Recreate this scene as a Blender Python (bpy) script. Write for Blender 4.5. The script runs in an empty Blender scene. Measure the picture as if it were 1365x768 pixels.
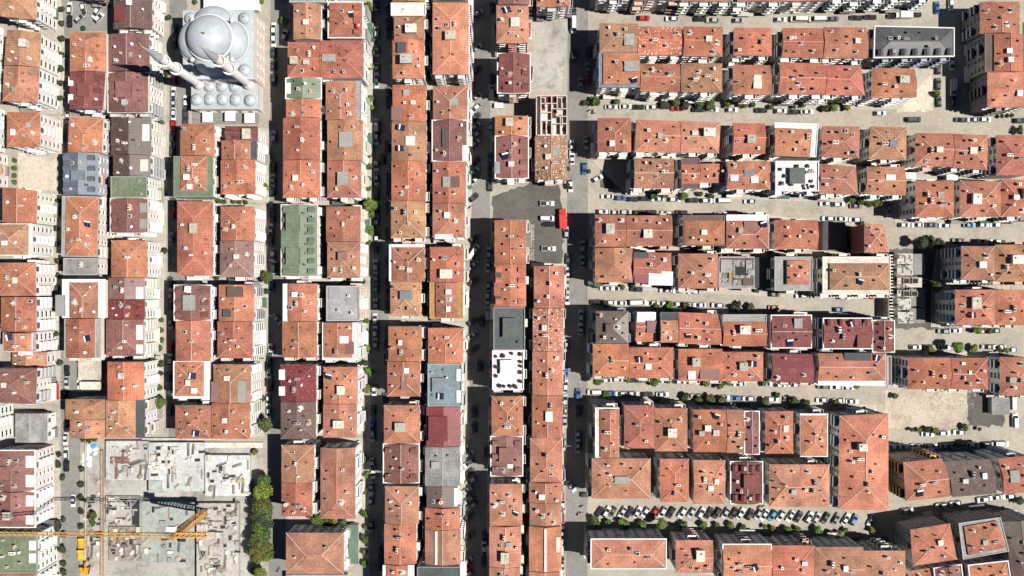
import bpy, math, random, re
from mathutils import Vector
random.seed(7)
S, H = 0.26, 350.0           # metres per photo pixel on the ground, camera height
CX, CY = 682.5, 384.0
PI = math.pi
col = bpy.context.scene.collection
scene = bpy.context.scene

def W(px, py, z=0.0):
    """photo point -> metres on the plane at height z"""
    k = S * (1 - z / H)
    return Vector(((px - CX) * k, (CY - py) * k))

# ------------------------------------------------------------------ materials
def mat(name):
    m = bpy.data.materials.new(name); m.use_nodes = True
    nt = m.node_tree; b = nt.nodes['Principled BSDF']
    return m, nt, b
def N(nt, t, **kw):
    n = nt.nodes.new(t)
    for k, v in kw.items(): setattr(n, k, v)
    return n
def mixc(nt, fac, a, b, mode='MIX'):
    n = N(nt, 'ShaderNodeMix', data_type='RGBA', blend_type=mode)
    for s, v in ((n.inputs[0], fac), (n.inputs[6], a), (n.inputs[7], b)):
        if hasattr(v, 'is_output'): nt.links.new(v, s)
        else: s.default_value = v
    return n.outputs[2]
def ramp(nt, src, stops):
    r = N(nt, 'ShaderNodeValToRGB'); e = r.color_ramp.elements
    while len(e) < len(stops): e.new(.5)
    for i, (p, c) in enumerate(stops):
        e[i].position = p; e[i].color = (c, c, c, 1) if not isinstance(c, tuple) else c
    nt.links.new(src, r.inputs[0]); return r.outputs[0]
def noise(nt, scale, detail=3, rough=.6, co=None):
    n = N(nt, 'ShaderNodeTexNoise'); n.inputs['Scale'].default_value = scale
    n.inputs['Detail'].default_value = detail; n.inputs['Roughness'].default_value = rough
    if co is None: co = N(nt, 'ShaderNodeNewGeometry').outputs['Position']
    nt.links.new(co, n.inputs['Vector']); return n.outputs['Fac']
def objcol(nt): return N(nt, 'ShaderNodeObjectInfo').outputs['Color']

def make_tile(name, spots=False):
    m, nt, b = mat(name)
    c = objcol(nt)
    uv = N(nt, 'ShaderNodeUVMap').outputs[0]
    wv = N(nt, 'ShaderNodeTexWave', wave_type='BANDS', bands_direction='X')
    wv.inputs['Scale'].default_value = .42; wv.inputs['Distortion'].default_value = 2.0
    nt.links.new(uv, wv.inputs['Vector'])
    st = ramp(nt, wv.outputs['Fac'], [(0, .90), (1, 1.07)])
    c1 = mixc(nt, 1, c, st, 'MULTIPLY')
    wy = N(nt, 'ShaderNodeTexWave', wave_type='BANDS', bands_direction='Y')
    wy.inputs['Scale'].default_value = .3; wy.inputs['Distortion'].default_value = 1.2
    nt.links.new(uv, wy.inputs['Vector'])
    c1 = mixc(nt, 1, c1, ramp(nt, wy.outputs['Fac'], [(0, .95), (1, 1.04)]), 'MULTIPLY')
    n1 = noise(nt, .16, 4, .65)
    c2 = mixc(nt, 1, c1, ramp(nt, n1, [(.3, .66), (.7, 1.28)]), 'MULTIPLY')
    n2 = noise(nt, 1.9, 3, .75)
    c3 = mixc(nt, 1, c2, ramp(nt, n2, [(.3, .62), (.72, 1.36)]), 'MULTIPLY')
    vp = N(nt, 'ShaderNodeTexVoronoi', distance='CHEBYCHEV'); vp.inputs['Scale'].default_value = .17; nt.links.new(uv, vp.inputs['Vector'])
    sepp = N(nt, 'ShaderNodeSeparateColor'); nt.links.new(vp.outputs['Color'], sepp.inputs[0])
    c3 = mixc(nt, 1, c3, ramp(nt, sepp.outputs[0], [(0, (.84, .84, .86, 1)), (.5, (1, 1, 1, 1)), (1, (1.1, 1.16, 1.2, 1))]), 'MULTIPLY')
    # lichen / dust streaks running down the slope
    n3 = noise(nt, .9, 2, .5, uv)
    c3 = mixc(nt, ramp(nt, n3, [(.56, 0), (.75, .38)]), c3, (.34, .22, .15, 1))
    vo = N(nt, 'ShaderNodeTexVoronoi'); vo.inputs['Scale'].default_value = 1.5 if spots else .9
    nt.links.new(uv, vo.inputs['Vector'])
    sp = ramp(nt, vo.outputs['Distance'], [(.0, 1), (.26, 1), (.3, 0)] if spots else [(.0, .6), (.1, .6), (.14, 0)])
    if spots:
        keep = ramp(nt, noise(nt, .5, 1, .5, uv), [(.44, 0), (.5, 1)])
    else:
        keep = ramp(nt, noise(nt, .5, 1, .5, uv), [(.56, 0), (.6, 1)])
    f = mixc(nt, 1, sp, keep, 'MULTIPLY')
    c3 = mixc(nt, f, c3, (.7, .62, .52, 1) if spots else (.5, .42, .36, 1))
    nt.links.new(c3, b.inputs['Base Color']); b.inputs['Roughness'].default_value = .85
    bp = N(nt, 'ShaderNodeBump'); bp.inputs['Strength'].default_value = .35; bp.inputs['Distance'].default_value = .06
    nt.links.new(wv.outputs['Fac'], bp.inputs['Height']); nt.links.new(bp.outputs[0], b.inputs['Normal'])
    return m
def make_plain(name, rough=.7, var=.18, big=.12, fine=1.5, stain=.0, metallic=0, spec=None):
    m, nt, b = mat(name)
    c = objcol(nt)
    c = mixc(nt, 1, c, ramp(nt, noise(nt, big, 4, .6), [(.3, 1 - var), (.7, 1 + var)]), 'MULTIPLY')
    c = mixc(nt, 1, c, ramp(nt, noise(nt, fine, 3, .7), [(.3, 1 - var), (.7, 1 + var)]), 'MULTIPLY')
    if stain:
        c = mixc(nt, ramp(nt, noise(nt, .45, 5, .7), [(.5, 0), (.72, stain)]), c, (.09, .075, .06, 1))
    nt.links.new(c, b.inputs['Base Color']); b.inputs['Roughness'].default_value = rough
    b.inputs['Metallic'].default_value = metallic
    if spec is not None: b.inputs['Specular IOR Level'].default_value = spec
    return m
def make_seam(name):
    m, nt, b = mat(name)
    uv = N(nt, 'ShaderNodeUVMap').outputs[0]
    wv = N(nt, 'ShaderNodeTexWave', wave_type='BANDS', bands_direction='X')
    wv.inputs['Scale'].default_value = .3; nt.links.new(uv, wv.inputs['Vector'])
    c = mixc(nt, 1, objcol(nt), ramp(nt, wv.outputs['Fac'], [(0, .8), (.12, 1.0), (1, 1.08)]), 'MULTIPLY')
    c = mixc(nt, 1, c, ramp(nt, noise(nt, .2, 4, .65), [(.3, .75), (.7, 1.2)]), 'MULTIPLY')
    c = mixc(nt, ramp(nt, noise(nt, .7, 4, .7), [(.55, 0), (.75, .35)]), c, (.35, .3, .27, 1))
    nt.links.new(c, b.inputs['Base Color']); b.inputs['Roughness'].default_value = .5
    return m
M = {}
M['tile'] = make_tile('clay_tile'); M['spots'] = make_tile('broken_tile', True)
M['seam'] = make_seam('seam_metal')
M['plain'] = make_plain('plain_paint')
M['felt'] = make_plain('roof_felt', .85, .2, .15, 1.2, .35)
M['plaster'] = make_plain('plaster', .9, .09, .1, .6, .12)
M['concrete'] = make_plain('concrete', .92, .22, .12, 1.1, .3)
M['lead'] = make_plain('lead_sheet', .5, .12, .15, .9, .12)
M['paint'] = make_plain('car_paint', .35, .03, .3, 1, spec=.3)
M['canvas'] = make_plain('canvas', .8, .06, .3, 1)
def solid(name, c, rough=.6, metal=0):
    m, nt, b = mat(name); b.inputs['Base Color'].default_value = (*c, 1)
    b.inputs['Roughness'].default_value = rough; b.inputs['Metallic'].default_value = metal; return m
M['glass'] = solid('window_glass', (.02, .026, .032), .22)
M['frame'] = solid('window_frame', (.72, .7, .66), .5)
M['dark'] = solid('dark_void', (.02, .018, .016), .9)
M['tyre'] = solid('rubber', (.02, .02, .02), .8)
M['lamp'] = solid('lamp_lens', (.75, .72, .65), .2)
M['panel'] = solid('solar_panel', (.015, .02, .05), .15)
def make_leaf():
    m, nt, b = mat('leaf')
    g = N(nt, 'ShaderNodeNewGeometry')
    c = mixc(nt, 1, objcol(nt), ramp(nt, g.outputs['Random Per Island'], [(0, .45), (1, 1.55)]), 'MULTIPLY')
    c = mixc(nt, 1, c, ramp(nt, noise(nt, .6, 2), [(.35, (.8, .85, .8, 1)), (.7, (1.25, 1.15, .9, 1))]), 'MULTIPLY')
    nt.links.new(c, b.inputs['Base Color']); b.inputs['Roughness'].default_value = .6
    tr = N(nt, 'ShaderNodeBsdfTranslucent'); nt.links.new(c, tr.inputs['Color'])
    mx = N(nt, 'ShaderNodeMixShader'); mx.inputs[0].default_value = .25
    nt.links.new(b.outputs[0], mx.inputs[1]); nt.links.new(tr.outputs[0], mx.inputs[2])
    nt.links.new(mx.outputs[0], nt.nodes['Material Output'].inputs[0]); return m
M['leaf'] = make_leaf()
M['bark'] = solid('bark', (.09, .06, .04), .9)
def make_ground(name, base, alt, dark, amount=.5):
    m, nt, b = mat(name)
    c = mixc(nt, ramp(nt, noise(nt, .05, 5, .6), [(.35, 0), (.65, 1)]), (*base, 1), (*alt, 1))
    c = mixc(nt, 1, c, ramp(nt, noise(nt, .9, 4, .7), [(.3, .84), (.7, 1.14)]), 'MULTIPLY')
    c = mixc(nt, ramp(nt, noise(nt, .16, 6, .72), [(.5, 0), (.7, amount)]), c, (*dark, 1))
    c = mixc(nt, ramp(nt, noise(nt, 2.5, 3, .7), [(.62, 0), (.74, .35)]), c, (*dark, 1))
    nt.links.new(c, b.inputs['Base Color']); b.inputs['Roughness'].default_value = .95
    b.inputs['Specular IOR Level'].default_value = .2
    return m
M['ground'] = make_ground('street_concrete', (.365, .33, .275), (.30, .275, .235), (.16, .148, .13), .5)
M['pave'] = make_ground('pavement_slabs', (.41, .375, .32), (.36, .33, .285), (.2, .18, .15), .4)
M['kerb'] = make_ground('kerb_stone', (.46, .44, .40), (.36, .345, .31), (.2, .19, .17), .5)
M['asphalt'] = make_ground('asphalt', (.085, .08, .072), (.125, .118, .105), (.05, .046, .042), .7)
M['road'] = make_ground('shade_darkened_road', (.225, .215, .20), (.185, .18, .17), (.095, .095, .09), .55)  # worn asphalt, toned darker to deepen the shade in the long streets
M['sand'] = make_ground('sandy_ground', (.56, .49, .41), (.47, .41, .34), (.27, .22, .17), .6)
M['rubble'] = make_ground('rubble_ground', (.50, .44, .36), (.36, .315, .26), (.20, .17, .135), .75)
M['site'] = make_ground('site_ground', (.40, .385, .35), (.30, .285, .255), (.11, .10, .085), .8)
M['grass'] = make_ground('grass', (.08, .10, .03), (.10, .11, .04), (.05, .06, .02), .4)

# ------------------------------------------------------------------ mesh builder
class MB:
    def __init__(s): s.v = []; s.f = []; s.m = []; s.mats = []
    def mi(s, m):
        m = M[m] if isinstance(m, str) else m
        if m not in s.mats: s.mats.append(m)
        return s.mats.index(m)
    def face(s, pts, m):
        i = len(s.v); s.v += [tuple(p) for p in pts]; s.f.append(tuple(range(i, i + len(pts)))); s.m.append(s.mi(m))
    def solid(s, bot, top, m, mtop=None, cap=True, base=True):
        """closed prism between two rings of equal length (rings counter-clockwise seen from above)"""
        n = len(bot); i = len(s.v); s.v += [tuple(p) for p in bot] + [tuple(p) for p in top]
        k = s.mi(m); kt = s.mi(mtop) if mtop else k
        for j in range(n):
            s.f.append((i + j, i + (j + 1) % n, i + n + (j + 1) % n, i + n + j)); s.m.append(k)
        if cap: s.f.append(tuple(i + n + j for j in range(n))); s.m.append(kt)
        if base: s.f.append(tuple(i + j for j in reversed(range(n)))); s.m.append(k)
    def box(s, x, y, z, sx, sy, sz, m, rot=0, mtop=None, taper=1):
        c, sn = math.cos(rot), math.sin(rot); r = []
        for dx, dy in ((-1, -1), (1, -1), (1, 1), (-1, 1)):
            a, b = dx * sx / 2, dy * sy / 2; r.append((x + a * c - b * sn, y + a * sn + b * c))
        t = []
        for dx, dy in ((-1, -1), (1, -1), (1, 1), (-1, 1)):
            a, b = dx * sx / 2 * taper, dy * sy / 2 * taper; t.append((x + a * c - b * sn, y + a * sn + b * c))
        s.solid([(p[0], p[1], z) for p in r], [(p[0], p[1], z + sz) for p in t], m, mtop)
    def bar(s, a, b, w, m, h=None):
        a, b = Vector(a), Vector(b); d = (b - a)
        if d.length < 1e-4: return
        d.normalize(); up = Vector((0, 0, 1)) if abs(d.z) < .95 else Vector((1, 0, 0))
        u = d.cross(up).normalized() * w / 2; v = u.cross(d).normalized() * (h or w) / 2
        s.solid([a - u - v, a + u - v, a + u + v, a - u + v], [b - u - v, b + u - v, b + u + v, b - u + v], m)
    def lathe(s, x, y, prof, m, n=24, a0=0, a1=2 * PI, sx=1, sy=1):
        full = abs(a1 - a0 - 2 * PI) < 1e-6; i = len(s.v); k = s.mi(m); c = n if full else n + 1
        for r, z in prof:
            for j in range(c):
                a = a0 + (a1 - a0) * j / n; s.v.append((x + r * math.cos(a) * sx, y + r * math.sin(a) * sy, z))
        for p in range(len(prof) - 1):
            for j in range(n):
                j2 = (j + 1) % c
                s.f.append((i + p * c + j, i + p * c + j2, i + (p + 1) * c + j2, i + (p + 1) * c + j)); s.m.append(k)
    def mesh(s, name, smooth=False):
        me = bpy.data.meshes.new(name); me.from_pydata(s.v, [], s.f); me.update()
        for m in s.mats: me.materials.append(m)
        me.polygons.foreach_set('material_index', s.m)
        uv = me.uv_layers.new(name='UVMap').data
        for p in me.polygons:
            n = p.normal
            u = Vector((-n.y, n.x, 0)) if n.x * n.x + n.y * n.y > 1e-4 else Vector((1, 0, 0))
            u.normalize(); v = n.cross(u)
            for li in p.loop_indices:
                c = me.vertices[me.loops[li].vertex_index].co; uv[li].uv = (c.dot(u), c.dot(v))
            if smooth: p.use_smooth = True
        return me
    def build(s, name, parent=None, c=(.5, .5, .5), smooth=False, loc=None, rz=0):
        return place(name, s.mesh(name, smooth), parent, c, loc, rz)
def place(name, me, parent=None, c=None, loc=None, rz=0, sc=None):
    o = bpy.data.objects.new(name, me); col.objects.link(o)
    if parent is not None: o.parent = parent
    if c is not None: o.color = (*c[:3], 1)
    if loc is not None: o.location = loc
    if rz: o.rotation_euler = (0, 0, rz)
    if sc is not None: o.scale = sc
    return o
def copy_of(src, parent=None, loc=None, rz=0, c=None, sc=None):
    o = src.copy(); col.objects.link(o); o.parent = parent
    if loc is not None: o.location = loc
    o.rotation_euler = (0, 0, rz)
    if c is not None: o.color = (*c[:3], 1)
    if sc is not None: o.scale = sc
    return o
def empty(name, loc, rz=0):
    o = bpy.data.objects.new(name, None); col.objects.link(o); o.location = loc; o.rotation_euler = (0, 0, rz)
    o.empty_display_size = .5; return o
BAD = []
def tag(o, label, cat, group=None):
    n = len(label.split())
    if n < 4 or n > 16: BAD.append((n, label))
    o['label'] = label; o['category'] = cat
    if group: o['group'] = group
    return o
def struct(o, kind='structure'): o['kind'] = kind; return o
ORD = ['', 'first', 'second', 'third', 'fourth', 'fifth', 'sixth', 'seventh', 'eighth', 'ninth', 'tenth', 'eleventh', 'twelfth',
       'thirteenth', 'fourteenth', 'fifteenth', 'sixteenth', 'seventeenth', 'eighteenth', 'nineteenth', 'twentieth', 'twenty-first',
       'twenty-second', 'twenty-third', 'twenty-fourth', 'twenty-fifth', 'twenty-sixth', 'twenty-seventh', 'twenty-eighth']

# ------------------------------------------------------------------ colours
C = dict(O=(.385, .145, .082), R=(.35, .122, .076), S=(.40, .17, .106), T=(.345, .165, .097), A=(.26, .15, .085), M=(.165, .052, .046), N=(.195, .085, .076),
         C=(.145, .026, .028), B=(.105, .070, .060), G=(.12, .155, .10), L=(.14, .165, .195), D=(.058, .062, .066), K=(.085, .10, .095),
         Y=(.25, .25, .235), W=(.66, .655, .63), H=(.34, .18, .06), E=(.55, .50, .43), V=(.20, .11, .10))
WORD = dict(O='orange', R='red-orange', S='salmon', T='tan-orange', M='maroon', N='dusty maroon', C='crimson', B='dark brown', G='green',
            L='slate blue', D='dark slate', K='charcoal', Y='grey', W='white', H='ochre', E='cream', V='mauve-brown', A='brown-tan')
WALLS = [(.80, .78, .74), (.80, .76, .68), (.74, .70, .64), (.78, .68, .62), (.62, .60, .57), (.70, .66, .58), (.80, .80, .78)]

# ------------------------------------------------------------------ shared small meshes
def window_mesh(w, h):
    b = MB()
    for x, z, sx, sz in ((-w / 2 + .05, 0, .1, h), (w / 2 - .05, 0, .1, h), (0, 0, w - .2, .1), (0, h - .1, w - .2, .1), (0, .1, .07, h - .2)):
        b.box(x, .03, z, sx, .10, sz, 'frame')
    b.box(0, -.01, .1, w - .2, .06, h - .2, 'glass')
    b.box(0, .1, -.12, w + .3, .26, .115, 'frame')
    return b.mesh('window')
WINS = [window_mesh(1.5, 1.5), window_mesh(2.0, 1.6), window_mesh(1.1, 1.5)]
def balcony_mesh(w, d, solidrail):
    b = MB()
    b.box(0, d / 2, -.15, w, d, .15, 'plaster')
    if solidrail:
        b.box(0, d - .06, 0, w, .12, .95, 'plaster'); b.box(-w / 2 + .06, d / 2 - .06, 0, .12, d - .14, .95, 'plaster')
        b.box(w / 2 - .06, d / 2 - .06, 0, .12, d - .14, .95, 'plaster')
    else:
        b.box(0, d - .03, .9, w, .06, .06, 'frame')
        for i in range(9): b.box(-w / 2 + .05 + i * (w - .1) / 8, d - .03, 0, .05, .05, .9, 'frame')
        b.box(-w / 2 + .03, d / 2, .9, .06, d - .12, .06, 'frame'); b.box(w / 2 - .03, d / 2, .9, .06, d - .12, .06, 'frame')
    b.box(0, .02, .02, w * .55, .06, 2.1, 'glass')
    return b.mesh('balcony')
BALCS = [balcony_mesh(3.0, 1.3, True), balcony_mesh(2.6, 1.2, False), balcony_mesh(3.6, 1.4, True)]
def ac_mesh():
    b = MB(); b.box(0, .22, 0, .85, .4, .6, 'frame'); b.lathe(0, .43, [(.2, .3), (.02, .3)], 'dark', 8); return b.mesh('air_conditioner')
ACU = ac_mesh()
def awn_mesh(w, d):
    b = MB(); b.solid([(-w / 2, 0, -.06), (w / 2, 0, -.06), (w / 2, d, -.55), (-w / 2, d, -.55)], [(-w / 2, 0, 0), (w / 2, 0, 0), (w / 2, d, -.5), (-w / 2, d, -.5)], 'canvas')
    b.box(0, d - .02, -.8, w, .03, .24, 'canvas'); return b.mesh('awning')
AWN = [awn_mesh(3.4, 1.5), awn_mesh(5.4, 1.7)]
def chim(kind):
    b = MB()
    if kind == 'chimney':
        b.box(0, 0, -.7, .8, .65, 1.9, 'plaster'); b.box(0, 0, 1.2, 1.0, .85, .14, 'concrete'); b.box(0, 0, 1.345, .5, .4, .05, 'dark')
    elif kind == 'twin_chimney':
        b.box(0, 0, -.8, 1.9, .75, 1.9, 'plaster'); b.box(0, 0, 1.1, 2.1, .95, .15, 'concrete')
        for x in (-.5, .5): b.lathe(x, 0, [(.22, 1.25), (.22, 1.7), (.02, 1.72)], 'tyre', 8)
    elif kind == 'stack':
        b.box(0, 0, -.6, .55, .55, 1.5, 'plain'); b.box(0, 0, .9, .75, .75, .1, 'plain')
    elif kind == 'roof_hatch':
        b.box(0, 0, -.9, 1.7, 1.5, 1.7, 'plaster'); b.box(0, 0, .8, 1.95, 1.75, .12, 'felt')
    elif kind == 'lift_house':
        b.box(0, 0, -1.4, 2.6, 3.2, 2.9, 'plaster'); b.box(0, 0, 1.5, 2.9, 3.5, .16, 'felt'); b.box(.5, .6, 1.66, .6, .6, .45, 'plaster')
    elif kind == 'skylight':
        b.box(0, 0, -.5, 1.2, 1.0, 1.0, 'frame'); b.box(0, 0, .503, 1.0, .8, .04, 'glass')
    elif kind == 'satellite_dish':
        b.bar((0, 0, -.4), (0, 0, .9), .07, 'frame')
        n = 14; tilt = .75
        pr = [(.03, 0), (.3, .05), (.55, .17)]
        i = len(b.v)
        for r, z in pr + [(.55, .14), (.3, .02), (.03, -.03)]:
            for j in range(n):
                a = 2 * PI * j / n; x, y = r * math.cos(a), r * math.sin(a)
                b.v.append((x, y * math.cos(tilt) + z * math.sin(tilt) * -1, 1.05 + y * math.sin(tilt) + z * math.cos(tilt)))
        k = b.mi('frame')
        for p in range(5):
            for j in range(n): b.f.append((i + p * n + j, i + p * n + (j + 1) % n, i + (p + 1) * n + (j + 1) % n, i + (p + 1) * n + j)); b.m.append(k)
        b.bar((0, 0, 1.0), (0, -.5, 1.35), .05, 'frame')
    elif kind == 'solar_heater':
        for x in (-.55, .55):
            b.face([(x - .5, -.9, .1), (x + .5, -.9, .1), (x + .5, .7, 1.05), (x - .5, .7, 1.05)], 'panel')
            b.face([(x - .5, .7, 1.0), (x + .5, .7, 1.0), (x + .5, -.9, .05), (x - .5, -.9, .05)], 'frame')
        i = len(b.v); n = 12; k = b.mi('frame')
        for x in (-1.0, 1.0):
            for j in range(n): a = 2 * PI * j / n; b.v.append((x, .95 + .3 * math.cos(a), 1.25 + .3 * math.sin(a)))
        for j in range(n): b.f.append((i + j, i + (j + 1) % n, i + n + (j + 1) % n, i + n + j)); b.m.append(k)
        b.f.append(tuple(range(i, i + n))); b.m.append(k); b.f.append(tuple(range(i + 2 * n - 1, i + n - 1, -1))); b.m.append(k)
        for x in (-.9, .9):
            b.bar((x, .9, -.6), (x, .9, 1.0), .07, 'frame'); b.bar((x, -.85, -.4), (x, -.85, .1), .07, 'frame')
    elif kind == 'dormer':
        b.box(0, 0, -.8, 1.5, 1.9, 1.55, 'plain')
        b.solid([(-.9, -1, .75), (.9, -1, .75), (.9, 1.15, .75), (-.9, 1.15, .75)], [(-.05, -1, 1.25), (.05, -1, 1.25), (.05, 1.15, 1.25), (-.05, 1.15, 1.25)], 'plain')
        b.box(0, .96, -.35, .9, .06, .9, 'glass')
    return b.mesh(kind)
CH = {k: chim(k) for k in ('chimney', 'twin_chimney', 'stack', 'roof_hatch', 'lift_house', 'skylight', 'satellite_dish', 'solar_heater', 'dormer')}

# ------------------------------------------------------------------ buildings
FOOT = []          # (polygon, height) of every building, world metres
def inside(p, poly):
    r = False; n = len(poly)
    for i in range(n):
        a, b = poly[i], poly[(i + 1) % n]
        if (a[1] > p[1]) != (b[1] > p[1]) and p[0] < (b[0] - a[0]) * (p[1] - a[1]) / (b[1] - a[1]) + a[0]: r = not r
    return r
def inset(poly, d, party=None):
    """inset a convex clockwise-in-photo quad by d metres"""
    n = len(poly); c = sum(poly, Vector((0, 0))) / n; out = []
    L = []
    for i in range(n):
        a, b = poly[i], poly[(i + 1) % n]; t = (b - a).normalized(); nn = Vector((-t.y, t.x))
        if nn.dot(c - a) < 0: nn = -nn
        L.append((a + nn * (.02 if party and party[i] else d), t))
    for i in range(n):
        p, t = L[i - 1]; q, u = L[i]; det = t.x * -u.y + u.x * t.y
        if abs(det) < 1e-5: out.append(poly[i].copy()); continue
        w = q - p; s = (w.x * -u.y + u.x * w.y) / det; out.append(p + t * s)
    return out
def px_quad(e):
    if len(e) == 4 and not isinstance(e[0], tuple):
        x0, y0, x1, y1 = e; return [(x0, y0), (x1, y0), (x1, y1), (x0, y1)]
    return list(e)

class Roof:
    def __init__(s, q, axis, hips, z, pitch):
        # q: TL TR BR BL (world 2-D); returns ring + ridge
        if axis == 'v': a, b, c, d = q
        else: a, b, c, d = q[3], q[0], q[1], q[2]
        s.a, s.b, s.c, s.d, s.z = a, b, c, d, z
        m0, m1 = (a + b) / 2, (c + d) / 2; ln = (m1 - m0).length
        hw = ((a - b).length + (c - d).length) / 4
        s.hw = hw; s.rise = hw * pitch
        t0 = min(hw / ln, .47) if hips[0] else 0; t1 = min(hw / ln, .47) if hips[1] else 0
        if hips[0] and hips[1] and hw * 2 > ln: s.rise = min(s.rise, ln * .5 * pitch * 1.15)
        s.r0, s.r1 = m0 + (m1 - m0) * t0, m1 + (m0 - m1) * t1; s.hips = hips
    def planes(s):
        z, zt = s.z, s.z + s.rise; P = lambda p, h: Vector((p.x, p.y, h))
        f = [(P(s.b, z), P(s.c, z), P(s.r1, zt), P(s.r0, zt)), (P(s.d, z), P(s.a, z), P(s.r0, zt), P(s.r1, zt))]
        e = [((P(s.a, z), P(s.b, z), P(s.r0, zt)), s.hips[0]), ((P(s.c, z), P(s.d, z), P(s.r1, zt)), s.hips[1])]
        return f, e
    def height(s, p):
        f, e = s.planes(); best = s.z + s.rise
        for q in f + [t for t, h in e if h]:
            n = (q[1] - q[0]).cross(q[2] - q[0])
            if abs(n.z) > 1e-6:
                best = min(best, q[0].z - (n.x * (p[0] - q[0].x) + n.y * (p[1] - q[0].y)) / n.z)
        return best
    def build(s, L, parent, m, c, wallc, caps=True, capc=None):
        b = MB(); o = Vector((L[0], L[1], 0)); f, e = s.planes()
        for q in f: b.face([p - o for p in reversed(q)] , m)
        for q, h in e: b.face([p - o for p in reversed(q)], m if h else 'plaster')
        ring = [s.a, s.b, s.c, s.d]
        # fascia and soffit
        for i in range(4):
            p, q = ring[i], ring[(i + 1) % 4]
            b.face([(p.x - o.x, p.y - o.y, s.z), (q.x - o.x, q.y - o.y, s.z), (q.x - o.x, q.y - o.y, s.z - .22), (p.x - o.x, p.y - o.y, s.z - .22)], 'frame')
        b.face([(p.x - o.x, p.y - o.y, s.z - .22) for p in ring], 'frame')
        r = b.build('roof', parent, c)
        if caps:
            k = MB(); zt = s.z + s.rise + .05; P = lambda p, h: Vector((p.x, p.y, h)) - o
            k.bar(P(s.r0, zt), P(s.r1, zt), .26, 'plain', .2)
            for t, pair, h in ((s.r0, (s.a, s.b), s.hips[0]), (s.r1, (s.c, s.d), s.hips[1])):
                if h:
                    for p in pair: k.bar(P(t, zt - .02), P(p, s.z + .05), .22, 'plain', .2)
            k.build('ridge_cap', r, capc or [min(1, x * 1.25 + .05) for x in c])
        return r

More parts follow.
